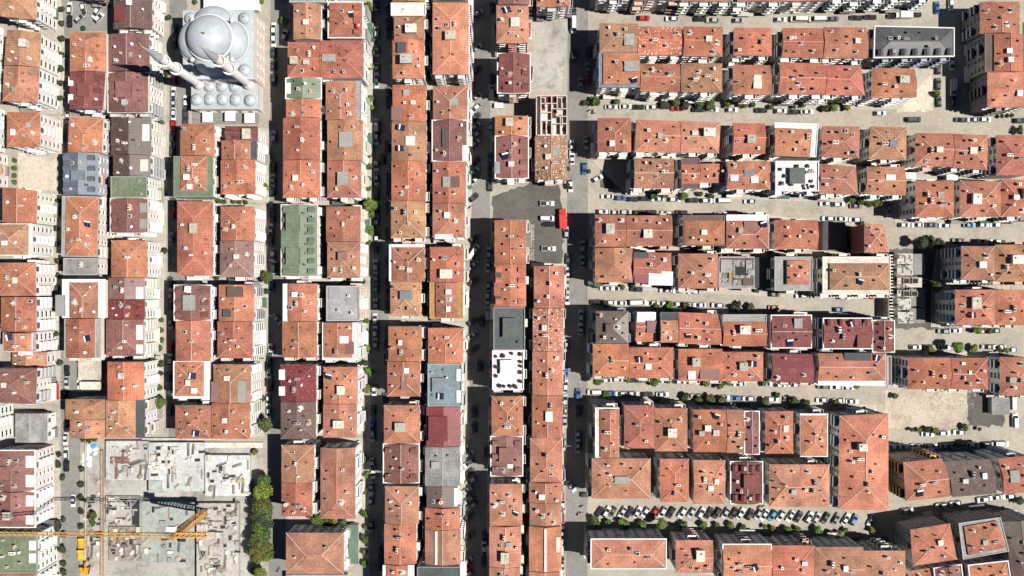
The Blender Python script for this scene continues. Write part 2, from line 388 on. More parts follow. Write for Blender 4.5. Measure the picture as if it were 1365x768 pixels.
def add_building(blk, i, e):
    rnd = random.Random(hash_(blk['key']) * 100 + i)
    geo, roof, ck = e[0], e[1], e[2]; ex = e[3] if len(e) > 3 else {}
    h = ex.get('h', blk.get('h', 15.0)); pq = px_quad(geo)
    q = [W(x, y, h) for x, y in pq]
    ctr = sum(q, Vector((0, 0))) / 4; L = (ctr.x, ctr.y)
    root = empty(ex.get('name', 'apartment_building'), (L[0], L[1], 0))
    base = C[ck]; j = rnd.uniform(.82, 1.15)
    c = [x * j * rnd.uniform(.94, 1.06) for x in base]
    if ck in 'ORST' and rnd.random() < .4:      # older, browner tiles
        f_ = rnd.uniform(.1, .4); c = [x * (1 - f_) + y * f_ for x, y in zip(c, (.24, .14, .095))]
    wc = ex.get('w') or rnd.choice(blk.get('walls', WALLS)); wc = [x * rnd.uniform(.9, 1.0) for x in wc]
    party = []
    for k in range(4):
        a, b2 = q[k], q[(k + 1) % 4]; t_ = (b2 - a).normalized(); n_ = Vector((t_.y, -t_.x)); m_ = (a + b2) / 2
        if n_.dot(m_ - ctr) < 0: n_ = -n_
        party.append(sum(any(inside(a.lerp(b2, f_) + n_ * 1.0, o_) for o_ in ALLQ) for f_ in (.25, .5, .75)) >= 2)
    rq = inset(q, .05, party); wq = inset(q, .38, party)
    loc = lambda p, z: (p.x - L[0], p.y - L[1], z)
    wb = MB(); ring = list(reversed(wq)); wb.solid([loc(p, 0) for p in ring], [loc(p, h - .23) for p in ring], 'plaster')
    wall = wb.build('wall', root, wc)
    ss = MB(); ring2 = list(reversed(inset(q, .30)))
    plinth = rnd.choice([(.25, .22, .2), (.4, .36, .33), (.18, .17, .17)])
    wt, ht = (q[1] - q[0]).length, (q[3] - q[0]).length
    def frac(fx, fy): return (q[0] * (1 - fx) + q[1] * fx) * (1 - fy) + (q[3] * (1 - fx) + q[2] * fx) * fy
    surf = None; robj = None; zbase = h
    kind = roof
    if 'rim' in ex:
        l, t, r, bt, rc = ex['rim']; att = ex.get('att', 1.5)
        slab = MB(); rg = list(reversed(rq)); slab.solid([loc(p, h - .22) for p in rg], [loc(p, h) for p in rg], 'felt')
        slab.build('terrace', root, C[rc])
        pb = MB(); o_, i_ = rq, inset(q, .3)
        for k in range(4):
            a, b2, c2, d2 = o_[k], o_[(k + 1) % 4], i_[(k + 1) % 4], i_[k]
            pb.solid([loc(p, h + .003) for p in (d2, c2, b2, a)], [loc(p, h + .3) for p in (d2, c2, b2, a)], 'plaster')
        pb.build('parapet', root, [min(.66, x * 1.25 + .03) for x in C[rc]])
        (x0, y0), (x1, y1), (x2, y2), (x3, y3) = pq
        ip = [(x0 + l, y0 + t), (x1 - r, y1 + t), (x2 - r, y2 - bt), (x3 + l, y3 - bt)]
        iq = [W(x, y, h + att) for x, y in ip]
        ab = MB(); rg = list(reversed(inset(iq, .25))); ab.solid([loc(p, h + .003) for p in rg], [loc(p, h + att - .23) for p in rg], 'plaster')
        ab.build('attic_wall', root, wc); rq = inset(iq, .05); zbase = h + att
    if kind[0] in 'vh' and kind[1:3].isdigit():
        pitch = ex.get('pitch', rnd.uniform(.27, .36))
        R = Roof(rq, kind[0], (kind[1] == '1', kind[2] == '1'), zbase, pitch)
        m = 'spots' if ex.get('spots') else ('seam' if ck in 'MCBGDKVL' and not ex.get('tile') else 'tile')
        pale = rnd.random() < .38; capson = rnd.random() < .82
        robj = R.build(L, root, m, c, wc, capson, ([min(.8, x * .7 + .2) for x in base] if pale else None) if m != 'seam' else [x * 1.15 + .02 for x in c])
        surf = R.height
    else:  # flat with parapet
        slab = MB(); rg = list(reversed(rq)); slab.solid([loc(p, zbase - .22) for p in rg], [loc(p, zbase) for p in rg], 'felt')
        robj = slab.build('roof', root, c)
        if not ('rim' in ex):
            pb = MB(); o_, i_ = rq, inset(q, .36)
            for k in range(4):
                a, b2, c2, d2 = o_[k], o_[(k + 1) % 4], i_[(k + 1) % 4], i_[k]
                pb.solid([loc(p, zbase + .003) for p in (d2, c2, b2, a)], [loc(p, zbase + .5) for p in (d2, c2, b2, a)], 'plaster')
            pb.build('parapet', robj, C[ex['pc']] if 'pc' in ex else [min(.8, x * .8 + .15) for x in c])
        surf = lambda p: zbase
    if 'edge' in ex:      # pale parapet round a metal roof
        pb = MB(); o_, i_ = inset(q, -.12), inset(q, .22)
        for k in range(4):
            a, b2, c2, d2 = o_[k], o_[(k + 1) % 4], i_[(k + 1) % 4], i_[k]
            pb.solid([loc(p, h - .5) for p in (d2, c2, b2, a)], [loc(p, h + .4) for p in (d2, c2, b2, a)], 'plaster')
        pb.build('parapet', robj, C[ex['edge']])
    for fx, fy, w, d, hh, bc in ex.get('box', []):
        p = frac(fx, fy); z = surf(p); ang = math.atan2((q[1] - q[0]).y, (q[1] - q[0]).x)
        b = MB(); b.box(0, 0, -1.5, w, d, 1.5 + hh, 'felt', 0)
        b.box(0, 0, hh + .003, w + .3, d + .3, .15, 'felt')
        b.build('roof_box', robj, C[bc] if isinstance(bc, str) else bc, loc=loc(p, z), rz=ang)
    for fx, fy, w, d, bc in ex.get('deck', []):    # white terrace cut into the slope
        p = frac(fx, fy); z = surf(p) ; ang = math.atan2((q[1] - q[0]).y, (q[1] - q[0]).x)
        b = MB(); b.box(0, 0, -2.2, w, d, 2.6, 'plaster'); b.build('roof_terrace', robj, C[bc], loc=loc(p, z), rz=ang)
    if ex.get('wreck'):
        b = MB()
        for _ in range(90):
            p = frac(rnd.uniform(.06, .94), rnd.uniform(.06, .94)); x_, y_, z_ = loc(p, h)
            b.box(x_, y_, z_ + rnd.uniform(.004, .3), rnd.uniform(.8, 3.6), rnd.uniform(.12, .45), .12, 'concrete', rnd.choice([0, 0, 0, PI / 2, rnd.uniform(0, 3)]))
        b.build('broken_boards', robj, (.20, .185, .165))
    # dormers along the long sides
    if ex.get('dorm'):
        ax = kind[0] if kind[0] in 'vh' else 'v'; ln = ht if ax == 'v' else wt; n = max(2, int(ln / 3.4))
        for sd in ex['dorm']:
            for k in range(n):
                f = (k + .5) / n
                if rnd.random() < .12: continue
                p = frac(.16 if sd == 'l' else .84, f) if sd in 'lr' else frac(f, .16 if sd == 't' else .84)
                rz = {'l': PI / 2, 'r': -PI / 2, 't': 0, 'b': PI}[sd]
                place('dormer', CH['dormer'], robj, [x * .95 for x in c], loc(p, surf(p) + .1), rz)
    # chimneys, hatches, dishes
    nck = ex.get('n', rnd.randint(5, 10)); taken = []
    axis = kind[0] if kind[0] in 'vh' and kind[1:2].isdigit() else rnd.choice('vh')
    boxes = [(frac(b_[0], b_[1]), max(b_[2], b_[3]) / 2 + .9) for b_ in ex.get('box', []) + ex.get('deck', [])]
    if rnd.random() < ex.get('lift', .13): kinds = ['lift_house']
    else: kinds = []
    kinds += rnd.choices(['chimney', 'twin_chimney', 'stack', 'roof_hatch', 'skylight', 'satellite_dish', 'solar_heater'], [34, 14, 30, 6, 3, 11, 2], k=nck)
    for k in kinds:
        for _ in range(12):
            if k in ('lift_house', 'roof_hatch', 'twin_chimney'): u, v = .5 + rnd.uniform(-.13, .13), rnd.uniform(.22, .78)
            else: u, v = .5 + rnd.choice((-1, 1)) * rnd.uniform(.03, .36), rnd.uniform(.12, .88)
            p = frac(u, v) if axis == 'v' else frac(v, u)
            if 'rim' in ex and not inside(p, inset(rq, .8)): continue
            rad = 2.4 if k == 'lift_house' else 1.2
            if all((p - t).length > r_ + rad for t, r_ in taken) and all((p - t).length > r_ + rad * .6 for t, r_ in boxes): break
        else: continue
        taken.append((p, rad))
        cc = {'stack': [x * .8 for x in c]}.get(k) or rnd.choice([(.78, .76, .72), (.7, .66, .6), (.45, .42, .38), (.6, .5, .42), (.3, .3, .29)])
        if k == 'lift_house': cc = rnd.choice([(.34, .34, .29), (.55, .52, .45), (.4, .37, .3)])
        rot = math.atan2((q[1] - q[0]).y, (q[1] - q[0]).x) + (PI / 2 if rnd.random() < .5 else 0)
        if k == 'solar_heater' or k == 'satellite_dish': rot += rnd.uniform(-.4, .4)
        f_ = rnd.uniform(.55, 1.05) if k in ('chimney', 'stack', 'satellite_dish', 'twin_chimney') else rnd.uniform(.85, 1.05)
        place(k, CH[k], robj, cc, loc(p, surf(p)), rot, (f_, f_ * rnd.uniform(.8, 1.15), rnd.uniform(.8, 1.4)))
        if k in ('chimney', 'twin_chimney', 'roof_hatch') and rnd.random() < .55 and kind[1:2].isdigit():
            nb, r_ = rnd.randint(9, 13), rnd.uniform(.45, 1.05); mbp = MB(); ring_ = []
            for j_ in range(nb):
                a_ = 2 * PI * j_ / nb; d_ = r_ * rnd.uniform(.5, 1.4); pp = p + Vector((math.cos(a_) * d_, math.sin(a_) * d_ * 1.1))
                ring_.append(Vector(loc(pp, surf(pp) + .05)))
            cc_ = Vector(loc(p, surf(p) + .07))
            for j_ in range(nb): mbp.face([cc_, ring_[j_], ring_[(j_ + 1) % nb]], 'plaster')
            mbp.build('mortar_patch', robj, rnd.choice([(.42, .37, .31), (.5, .46, .4), (.4, .25, .17), (.34, .3, .25), (.4, .2, .13)]))
    FOOT.append((wq, h)); blk.setdefault('quads', []).append(q)
    PEND.append((root, wq, L, h, wc, rnd, ex))
    return root
def hash_(s): return sum(ord(ch) * (i * 7 + 3) for i, ch in enumerate(s)) % 9973
PEND = []
def facades():
    for me_root, wq, L, h, wc, rnd, ex in PEND:
        if ex.get('nowin'): continue
        count = 0; nf = max(2, round(h / 3.0)); fh = (h - .3) / nf
        ctr = sum(wq, Vector((0, 0))) / 4
        near = [(p, hh) for p, hh in FOOT if p is not wq and (sum(p, Vector((0, 0))) / len(p) - ctr).length < 90]
        style = rnd.choice([0, 1, 2, 3]); bal = rnd.choice(BALCS); win = rnd.choice(WINS)
        balc = [min(.82, x * 1.04) for x in wc] if rnd.random() < .85 else rnd.choice([(.5, .36, .3), (.6, .53, .44), (.45, .46, .46)])
        for i in range(4):
            a, b = wq[i], wq[(i + 1) % 4]; ln = (b - a).length; t = (b - a) / ln; n = Vector((t.y, -t.x))
            mid = (a + b) / 2
            if n.dot(mid - ctr) < 0: n = -n
            if n.dot(-mid) < -45: continue
            ncol = max(1, int(ln / 3.1)); rz = math.atan2(n.y, n.x) - PI / 2
            for k in range(ncol):
                p = a + t * (ln * (k + .5) / ncol)
                pr = p + n * 2.2; blk_h = max([hh for fp, hh in near if inside(pr, fp) or inside(p + n * .7, fp)], default=0)
                isb = (k % 3 == 1 if style == 0 else k in (0, ncol - 1) if style == 1 else k % 2 == 0 if style == 2 else k == ncol // 2)
                if ln < 6 or (n.y > .6 and (style + k + i) % 4): isb = False
                for f in range(nf):
                    if count >= 96: break
                    z = f * fh + .95
                    if z < blk_h: continue
                    w_ = p + n * .004
                    if isb and f > 0 and rnd.random() < .93:
                        place('balcony', bal, me_root, balc, (w_.x - L[0], w_.y - L[1], f * fh + .2), rz)
                    else:
                        place('window', win, me_root, None, (w_.x - L[0], w_.y - L[1], z), rz)
                        if rnd.random() < .13: place('air_conditioner', ACU, me_root, None, (w_.x - L[0] + t.x * 1.25, w_.y - L[1] + t.y * 1.25, z - .1), rz)
                    count += 1
                if blk_h < 2 and (k * 2 + i) % 3 == 0 and rnd.random() < .6:
                    w_ = p + n * .006; place('awning', AWN[rnd.randint(0, 1)], me_root, rnd.choice([(.6, .58, .54), (.55, .5, .42), (.2, .19, .17), (.05, .1, .07), (.12, .12, .13), (.6, .58, .54), (.4, .38, .34)]), (w_.x - L[0], w_.y - L[1], 2.75), rz)

# block lists: photo rectangles (x0,y0,x1,y1) or four corners, roof, colour, extras
def q4(*a): return tuple((a[i], a[i + 1]) for i in range(0, 8, 2))
LW = [(.82, .80, .77), (.82, .79, .73), (.80, .74, .70), (.82, .81, .79)]
BLOCKS = [
 dict(key='edge', d='top', name='in column along the left edge', walls=LW, h=15.5, b=[
  (q4(-6, -22, 49, -19, 49, 27, 1, 22), 'h01', 'T'),
  (q4(9, 40, 55, 44, 53.5, 90, 5, 87), 'v00', 'T'), (q4(5, 88, 53, 90.5, 51, 137, 3, 135), 'v01', 'T'),
  ((9, 149, 54, 196.5), 'h11', 'O'),
  (q4(3, 250, 50, 254, 49, 297.5, 3, 297), 'v00', 'O'), ((-8, 298, 44, 341), 'v11', 'T', dict(rim=(1, 1, 6, 1, 'E'))),
  ((-4, 350, 48, 394.5), 'h11', 'R'), ((1, 396, 49, 442), 'v00', 'R'), ((4, 443, 48, 469), 'v00', 'O', dict(rim=(1, 1, 6, 1, 'Y'))),
  ((16, 469.5, 63, 488.5), 'v00', 'T', dict(h=7)), (q4(-16, 492, 50, 491, 48, 539, -16, 537), 'v11', 'N', dict(h=14)),
  ((20, 551, 63.5, 590), 'v00', 'Y', dict(h=7, n=0, lift=0, pitch=.15)),
  ((-8, 600, 47.5, 654), 'v10', 'N', dict(h=14.4, edge='W', box=[(.3, .55, 4, 4, .5, 'N')], deck=[(.88, .28, 2.6, 4, 'W'), (.88, .75, 2.6, 4, 'W')])),
  ((-8, 655, 47.5, 703), 'v01', 'N', dict(h=14.4, edge='W', deck=[(.88, .25, 2.4, 3.6, 'W'), (.88, .78, 2.4, 3, 'W')])),
  ((-8, 711, 50, 764), 'flat', 'G', dict(h=15.5, deck=[(.9, .3, 2.4, 3.2, 'W'), (.9, .62, 2.4, 3.2, 'W')])), ((-8, 765, 50, 802), 'v10', 'O')]),
 dict(key='outer', d='top', name='cut by the left edge', walls=LW, h=15, b=[
  ((-75, 22, -24, 130), 'v11', 'T'), ((-75, 135, -22, 196), 'v11', 'O'), ((-78, 200, -14, 248), 'v11', 'O', dict(h=13)),
  ((-75, 350, -30, 480), 'v11', 'O'), ((-60, 541, -9, 592), 'v11', 'T', dict(h=14))]),
 dict(key='slatecol', d='top', name='in column holding the slate blue roof', walls=LW, h=14.5, b=[
  ((100, -60, 150, -9), 'v11', 'N', dict(w=(.25, .2, .18))),
  ((93, 43, 142, 71), 'v10', 'O'), ((93, 71.3, 142, 96), 'v00', 'O'),
  (q4(93, 96.3, 141, 96.3, 137.5, 147, 92.5, 146), 'v00', 'M', dict(tile=1, dorm='lr', box=[(.45, .5, 3.4, 4, .5, 'M')], deck=[(.05, .25, 1.6, 3, 'W'), (.05, .72, 1.6, 3, 'W')])),
  (q4(92, 155, 139, 157, 137, 203.5, 90, 203.5), 'v10', 'O', dict(rim=(0, 0, 1, 0, 'W'))),
  ((84, 204, 131, 260), 'v00', 'L', dict(dorm='lr', w=(.5, .54, .58), box=[(.5, .55, 4, 3, .35, 'L')])),
  (q4(83, 261, 133, 262, 130, 343, 82, 342), 'v11', 'O', dict(rim=(5, 1, 1, 1, 'Y'), att=.8)),
  ((85, 344, 131, 367), 'flat', 'Y', dict(w=(.8, .78, .74))),
  ((83, 372, 141, 424), 'v10', 'O', dict(rim=(10, 5, 10, 0, 'W'), deck=[(-.03, .68, 3, 7, 'Y')])),
  ((86, 425, 134, 477.5), 'v00', 'R', dict(rim=(2, 0, 7, 0, 'Y'), att=.8)),
  ((87, 532, 140, 559), 'v10', 'T'), ((93, 559.3, 141.5, 584), 'v00', 'T')]),
 dict(key='leftmos', d='top', name='in column left of the mosque', walls=LW, h=13.6, b=[
  (q4(151, -25, 203, -25, 203, 39, 151, 39), 'v00', 'B', dict(tile=1, h=12.5, deck=[(.24, .7, 4.6, 5, 'C')])),
  (q4(144.5, 45.5, 199, 46, 200, 96, 144, 95.5), 'v00', 'N', dict(h=13)), ((144, 97, 199, 150.5), 'v00', 'N', dict(edge='E', dorm='l', box=[(.45, .45, 5, 5, .7, 'N')])),
  (q4(147.5, 157, 202, 158, 202, 206.5, 147, 206.5), 'v00', 'B', dict(dorm='l', deck=[(.88, .4, 2.2, 5.5, 'W')])),
  ((150.5, 207, 201, 235), 'v00', 'B', dict(deck=[(.85, .5, 2.5, 4, 'E')])), ((148, 235.3, 196.5, 264), 'flat', 'G', dict(box=[(.35, .5, 3, 5.5, .4, 'G')])),
  ((147.5, 264.5, 198, 310.5), 'v00', 'N', dict(dorm='l', edge='E', deck=[(.88, .28, 2.2, 3.2, 'Y'), (.88, .74, 2.2, 3.2, 'Y')])),
  ((148, 320, 196.5, 370), 'v10', 'O'),
  ((144.5, 370.5, 193, 399), 'v00', 'V', dict(deck=[(.88, .7, 2.4, 4, 'W')])), ((144.5, 399.3, 193.5, 425.5), 'v00', 'C', dict(tile=1)),
  ((141, 425.8, 192, 475), 'v01', 'N', dict(tile=1, deck=[(.9, .35, 2.2, 5, 'W'), (.9, .8, 2.2, 3, 'W')])),
  ((143, 482, 192.5, 533), 'v00', 'O', dict(h=15)), ((141, 533.4, 193.5, 584), 'v01', 'T', dict(h=15, rim=(0, 0, 13, 0, 'D'), att=.7))]),
 dict(key='undermos', d='top', name='in left column below the mosque', walls=LW, h=14, b=[
  ((240, 165, 286, 208), 'v10', 'O'), ((231.5, 208.3, 284, 263), 'v11', 'O', dict(rim=(9, 0, 8, 8, 'G'), att=.7, w=(.8, .79, .77))),
  ((236, 268, 284, 368), 'v11', 'R'),
  ((232.5, 380, 282, 427), 'v00', 'N', dict(dorm='lr', edge='W', box=[(.45, .5, 3.8, 4.8, .6, 'Y')])),
  ((234, 427.3, 281, 481), 'v00', 'O'), ((231, 481.3, 280, 531.5), 'v11', 'O', dict(rim=(2, 1, 8, 3, 'W'), att=.6)),
  ((233.5, 540, 283, 585), 'v11', 'R')]),
 dict(key='undermosr', d='top', name='in right column below the mosque', walls=LW, h=14.5, b=[
  ((300, 168, 344, 187), 'h00', 'M', dict(h=12)), ((295, 187.4, 343, 213), 'v00', 'R', dict(rim=(0, 0, 9, 0, 'D'), att=.6)), ((294, 213.4, 340.5, 259.5), 'v01', 'R'),
  ((294, 275, 340, 321), 'v10', 'O'), ((293, 321.4, 338.5, 370), 'v01', 'V', dict(tile=1)),
  ((291.5, 379.5, 339, 428), 'v00', 'O', dict(deck=[(.5, .2, 5, 3.4, 'B'), (.28, .78, 3, 2.6, 'D')])), ((289.5, 428.4, 337, 478), 'v01', 'R'),
  ((284, 485.5, 334.5, 537), 'v10', 'T', dict(deck=[(.08, .7, 3, 6.5, 'V'), (.78, .7, 3, 7, 'Y')])), ((282, 537.4, 333.5, 585.5), 'v01', 'O')]),
 dict(key='greencol', d='top', name='in column holding the large green roof', walls=LW, h=14.5, b=[
  ((386, -40, 436, 4), 'flat', 'Y', dict(w=(.3, .3, .3))), ((391, 5, 428, 53), 'v00', 'T'),
  (q4(383.5, 56, 427, 56, 427, 104, 383, 104), 'h10', 'R'), ((381, 104.4, 428.5, 132), 'v00', 'G', dict(w=(.8, .79, .77), edge='W', deck=[(.07, .5, 1.8, 3.6, 'W')])),
  ((381, 132.4, 428, 157), 'v00', 'O'), ((377, 157.4, 427, 213.5), 'v00', 'R'), ((377, 214, 426.5, 264), 'v01', 'R'),
  ((375, 273, 423.5, 368.5), 'v00', 'G', dict(edge='E', dorm='lr', pitch=.16, w=(.8, .79, .76), box=[(.36, .25, 4.2, 5.5, 2.0, 'G'), (.36, .72, 4.2, 5.5, 2.0, 'G'), (.22, .49, 4.5, 6, 1.0, 'G'), (.78, .3, 2.4, .7, .5, 'G'), (.78, .4, 2.4, .7, .5, 'G'), (.78, .55, 2.4, .7, .5, 'G'), (.78, .68, 2.4, .7, .5, 'G')])),
  ((377, 378, 423, 428.5), 'v10', 'O', dict(rim=(7, 0, 0, 0, 'W'), att=.8)), ((376, 429, 422.5, 477), 'v00', 'O'),
  ((373.5, 485.5, 422, 535), 'v10', 'C', dict(tile=1, deck=[(.06, .28, 2, 3.4, 'W'), (.06, .72, 2, 3, 'W')])), ((374, 535.4, 421.5, 585.5), 'v01', 'B', dict(tile=1)),
  ((375, 593, 419, 643), 'v10', 'S'), ((375, 643.4, 416.5, 688.5), 'v01', 'R'),
  ((381, 710, 458.5, 765.5), 'h11', 'S', dict(h=13.5, w=(.8, .78, .74), lift=0, n=2, box=[(.5, .55, 5, .9, .5, 'T')]))]),
 dict(key='rightgreen', d='top', name='in column right of the large green roof', walls=LW, h=14.5, b=[
  ((437.5, 3, 484, 51), 'v11', 'R', dict(dorm='lr', edge='W', tile=1)), ((427.4, 54, 485, 104.5), 'h01', 'R', dict(box=[(.22, .5, 4.2, 2.2, .3, 'Y')])),
  ((434, 108, 482, 160), 'v10', 'T', dict(rim=(0, 0, 7, 0, 'Y'), att=.7)), ((436, 160.4, 484, 214), 'v00', 'T', dict(deck=[(.55, .5, 4.5, 5, 'Y')])), ((436, 214.4, 482, 264), 'v01', 'R', dict(box=[(.5, .5, 3.4, 4, .8, 'Y')])),
  ((434.5, 275, 481, 322), 'v10', 'R'), ((436, 322.4, 480.5, 371), 'v11', 'T', dict(box=[(.5, .4, 2.8, 2.6, 1.2, 'V')])),
  ((435, 381, 479.5, 428), 'flat', 'Y', dict(n=3, lift=0, deck=[(.25, .22, 4, 4, 'Y')])),
  ((429.5, 430, 478, 480), 'v00', 'O', dict(rim=(2, 0, 8, 3, 'W'), att=.6, deck=[(.62, .45, 3, 2.4, 'W'), (.75, .68, 3, 4, 'N')])),
  ((431, 489, 477, 538), 'v10', 'O'), ((430.5, 538.4, 476, 583.5), 'v01', 'S'), ((427, 596.5, 474, 692), 'v01', 'S')]),
 dict(key='pairleft', d='top', name='in long column right of the tree-lined street', h=15.5, b=[
  ((523, -34, 567, 3), 'v00', 'H', dict(tile=1)), ((521, 4, 568, 21.5), 'flat', 'W', dict(n=1, lift=0)), ((525, 22, 566, 53), 'v11', 'T'),
  ((523, 54, 566, 105), 'v01', 'O', dict(deck=[(.33, .2, 3.6, 3.4, 'D')])),
  ((523, 113, 568.5, 162.5), 'v10', 'O', dict(deck=[(.16, .78, 4, 4.6, 'V')])), ((522, 163, 569, 215), 'v00', 'T', dict(box=[(.55, .5, 2.8, 2.8, .3, 'E')])), ((521.5, 215.4, 568, 268), 'v00', 'O'), ((521, 268.4, 567.5, 318), 'v01', 'T'),
  ((518.5, 325.5, 566.5, 375), 'v10', 'R', dict(rim=(4, 4, 0, 0, 'W'), att=.6)), ((520, 375.4, 561.5, 421.5), 'v11', 'T', dict(box=[(.55, .4, 4, 2.6, .8, 'L')])),
  ((517.5, 435, 562.5, 481.5), 'v10', 'O'), ((516, 482, 560.5, 529), 'v01', 'R', dict(deck=[(.52, .6, 2, 4.5, 'V')])),
  ((511.5, 540, 560, 591), 'v11', 'O'), ((511, 591.5, 559, 643.5), 'v00', 'N', dict(edge='W', dorm='lr')),
  ((513, 648, 558.5, 698), 'v10', 'T'), ((512, 698.4, 555.5, 751.5), 'v00', 'O'), ((510, 753, 552, 795), 'v00', 'R', dict(rim=(5, 0, 8, 0, 'W'), att=.6))]),
 dict(key='pairright', d='top', name='in long column left of the parking avenue', h=15.5, b=[
  ((577, -50, 625, 1), 'v00', 'T'), ((576.5, 3.5, 625, 99.5), 'v11', 'S', dict(h=16.5)), ((577, 114.5, 623.5, 160), 'v10', 'S', dict(deck=[(.62, .5, 2.5, 2.4, 'Y')])),
  ((576, 160.4, 623, 215), 'v00', 'N', dict(deck=[(.36, .45, 1.6, 6, 'D'), (.93, .8, 1.6, 5, 'W')], edge='W')), ((576.5, 215.6, 621.5, 271), 'v00', 'R', dict(box=[(.42, .5, 2, 3, .3, 'Y'), (.68, .5, 2.6, 3.4, .4, 'B')])),
  ((576.5, 271.4, 620, 317), 'v01', 'R', dict(deck=[(.35, .97, 6, 1.6, 'W')])),
  ((573, 329, 618.5, 376), 'v10', 'R'), ((572.5, 376.4, 617.5, 425), 'v00', 'R', dict(rim=(8, 0, 8, 2, 'H'), att=.7)),
  ((570.5, 437, 618, 484), 'v10', 'O'), ((570, 484.6, 616, 541.5), 'flat', 'L', dict(box=[(.32, .5, 4, 4.4, .9, 'L')], deck=[(.9, .27, 1.4, 4, 'W'), (.9, .77, 1.4, 4, 'W')])),
  ((568, 542, 614.5, 595), 'v00', 'C', dict(tile=0, pitch=.12, n=1, lift=0, box=[(.35, .55, 6, 8, .8, 'C')])),
  ((566.5, 596, 614, 648), 'v00', 'Y', dict(pitch=.14, n=2, box=[(.3, .45, 2.4, 2, .7, 'Y')])),
  ((568.5, 648.4, 610.5, 676.5), 'v00', 'B', dict(pitch=.14, deck=[(.93, .5, 1.2, 6, 'W')])), ((566.5, 677, 613.5, 705.5), 'v00', 'O'), ((566.5, 706, 614.5, 752), 'v00', 'T', dict(deck=[(.32, .5, .8, 11, 'W')])),
  ((556, 755, 614, 800), 'flat', 'D', dict(n=4))]),
 dict(key='whitecol', d='top', name='in column holding the white flat roof', h=15.5, b=[
  ((664, -22, 706.5, 6.5), 'v00', 'N'), ((661.5, 7.5, 705, 58), 'v11', 'S', dict(w=(.3, .1, .09), box=[(.58, .48, 2.6, 2.8, .8, 'E')])), ((663, 71.5, 707, 124.5), 'v00', 'M', dict(edge='W', dorm='lr', tile=1, w=(.42, .32, .24))),
  ((659.5, 154, 704, 181), 'v10', 'O'), ((660, 181.4, 704.5, 238), 'v00', 'N', dict(edge='W', dorm='r', deck=[(.08, .75, 1.5, 4, 'Y')])),
  ((659, 293.5, 702, 352), 'v00', 'R'), ((658.5, 352.4, 701.5, 409), 'v00', 'R', dict(dorm='lr', deck=[(.13, .28, 2, 3, 'D'), (.13, .85, 2, 2.6, 'D')])),
  ((657.5, 409.5, 700, 466.5), 'flat', 'K', dict(n=1, lift=0, box=[(.52, .48, 4.4, 6.2, 1.9, 'K')])),
  ((656, 467, 698.5, 520), 'flat', 'W', dict(n=0, lift=0, box=[(.48, .42, 4.5, 4.5, 1.9, 'W')], pots=1)),
  ((655, 528, 697.5, 581), 'v11', 'O'), ((654, 581.5, 697, 634.5), 'v00', 'N', dict(edge='W', dorm='lr', box=[(.4, .45, 2.6, 4.6, 1.0, 'N')])),
  ((652.5, 645, 696.5, 701), 'v11', 'S'), ((652, 701.4, 695, 755.5), 'v00', 'S'), ((652, 756, 693.5, 800), 'v00', 'S')]),
 dict(key='rightwhite', d='top', name='in column just right of the white flat roof', h=15.5, b=[
  ((715, -30, 760, 9), 'v01', 'O', dict(w=(.42, .42, .41))), ((713, 181.5, 756, 240), 'v00', 'T', dict(spots=1, h=13, box=[(.66, .35, 2.2, 3.2, .3, 'Y')], w=(.5, .46, .4))),
  ((711.5, 354.5, 752.5, 411), 'v00', 'S'), ((710, 411.4, 751, 468), 'v00', 'S', dict(spots=1)), ((709.5, 468.4, 750.5, 526.5), 'v00', 'S'), ((709, 527, 750, 583.5), 'v00', 'R', dict(box=[(.55, .48, 2, 3, .9, 'W')])),
  ((706.5, 584, 749.5, 643), 'v11', 'S'), ((705, 643.4, 749, 670), 'v00', 'S'), ((706, 670.4, 748.5, 700), 'v00', 'S'),
  ((705, 702, 748.5, 761), 'v00', 'O', dict(deck=[(.5, .5, .7, 14, 'W'), (.9, .4, 1.4, 5, 'E')])), ((705, 762, 747, 800), 'v00', 'S')]),
 # ---- rows on the right half
 dict(key='toprow', d='left', name='cut by the top edge', h=15.5, b=[
  ((796, -40, 842, -1), 'flat', 'Y', dict(w=(.7, .68, .64))), ((846, -40, 908, .5), 'h11', 'O'), ((908.4, -40, 976, 2), 'h11', 'R'), ((983, -40, 1042, 2), 'h11', 'R'), ((1042.4, -40, 1104, 1.5), 'h11', 'O', dict(w=(.8, .8, .78))),
  ((1112, -40, 1183, -2), 'h11', 'O', dict(w=(.8, .8, .78))), ((1190, -40, 1243, -3), 'h11', 'O', dict(w=(.8, .79, .77)))]),
 dict(key='slaterow', d='left', name='in row ending at the white-edged slate roof', h=15.5, b=[
  ((799, 31, 851, 70), 'h10', 'T', dict(box=[(.75, .6, 3, 3.6, .4, 'Y')])),
  (q4(850.5, 35, 908.5, 36, 908.5, 74, 850, 74), 'h00', 'R', dict(spots=1)), (q4(911, 35, 964, 35.5, 963, 76, 911, 75), 'h01', 'R'),
  (q4(978, 36.5, 1029, 37, 1029, 75, 977.5, 74), 'h11', 'R'), (q4(1043, 37, 1096.5, 37.5, 1096.5, 77.5, 1042, 76.5), 'h00', 'R'), (q4(1098, 36, 1155, 36.5, 1157, 78, 1098, 78), 'h00', 'R'),
  (q4(1165.5, 35, 1271.5, 37.5, 1271.5, 75.5, 1164.5, 77.5), 'h11', 'D', dict(edge='W', dorm='b', w=(.3, .34, .38))) ]),
 dict(key='underslate', d='left', name='in row just under the slate roof row', h=15.5, b=[
  ((798, 71, 853, 117), 'h10', 'O', dict(rim=(6, 0, 0, 5, 'L'), att=.6, box=[(.78, .42, 4.6, 3.2, .5, 'Y')])),
  (q4(853.4, 84.5, 906.5, 85.5, 906, 123, 853.4, 122), 'h00', 'R'), (q4(909, 83.5, 963, 84.5, 963, 123.5, 909, 123), 'h11', 'T'),
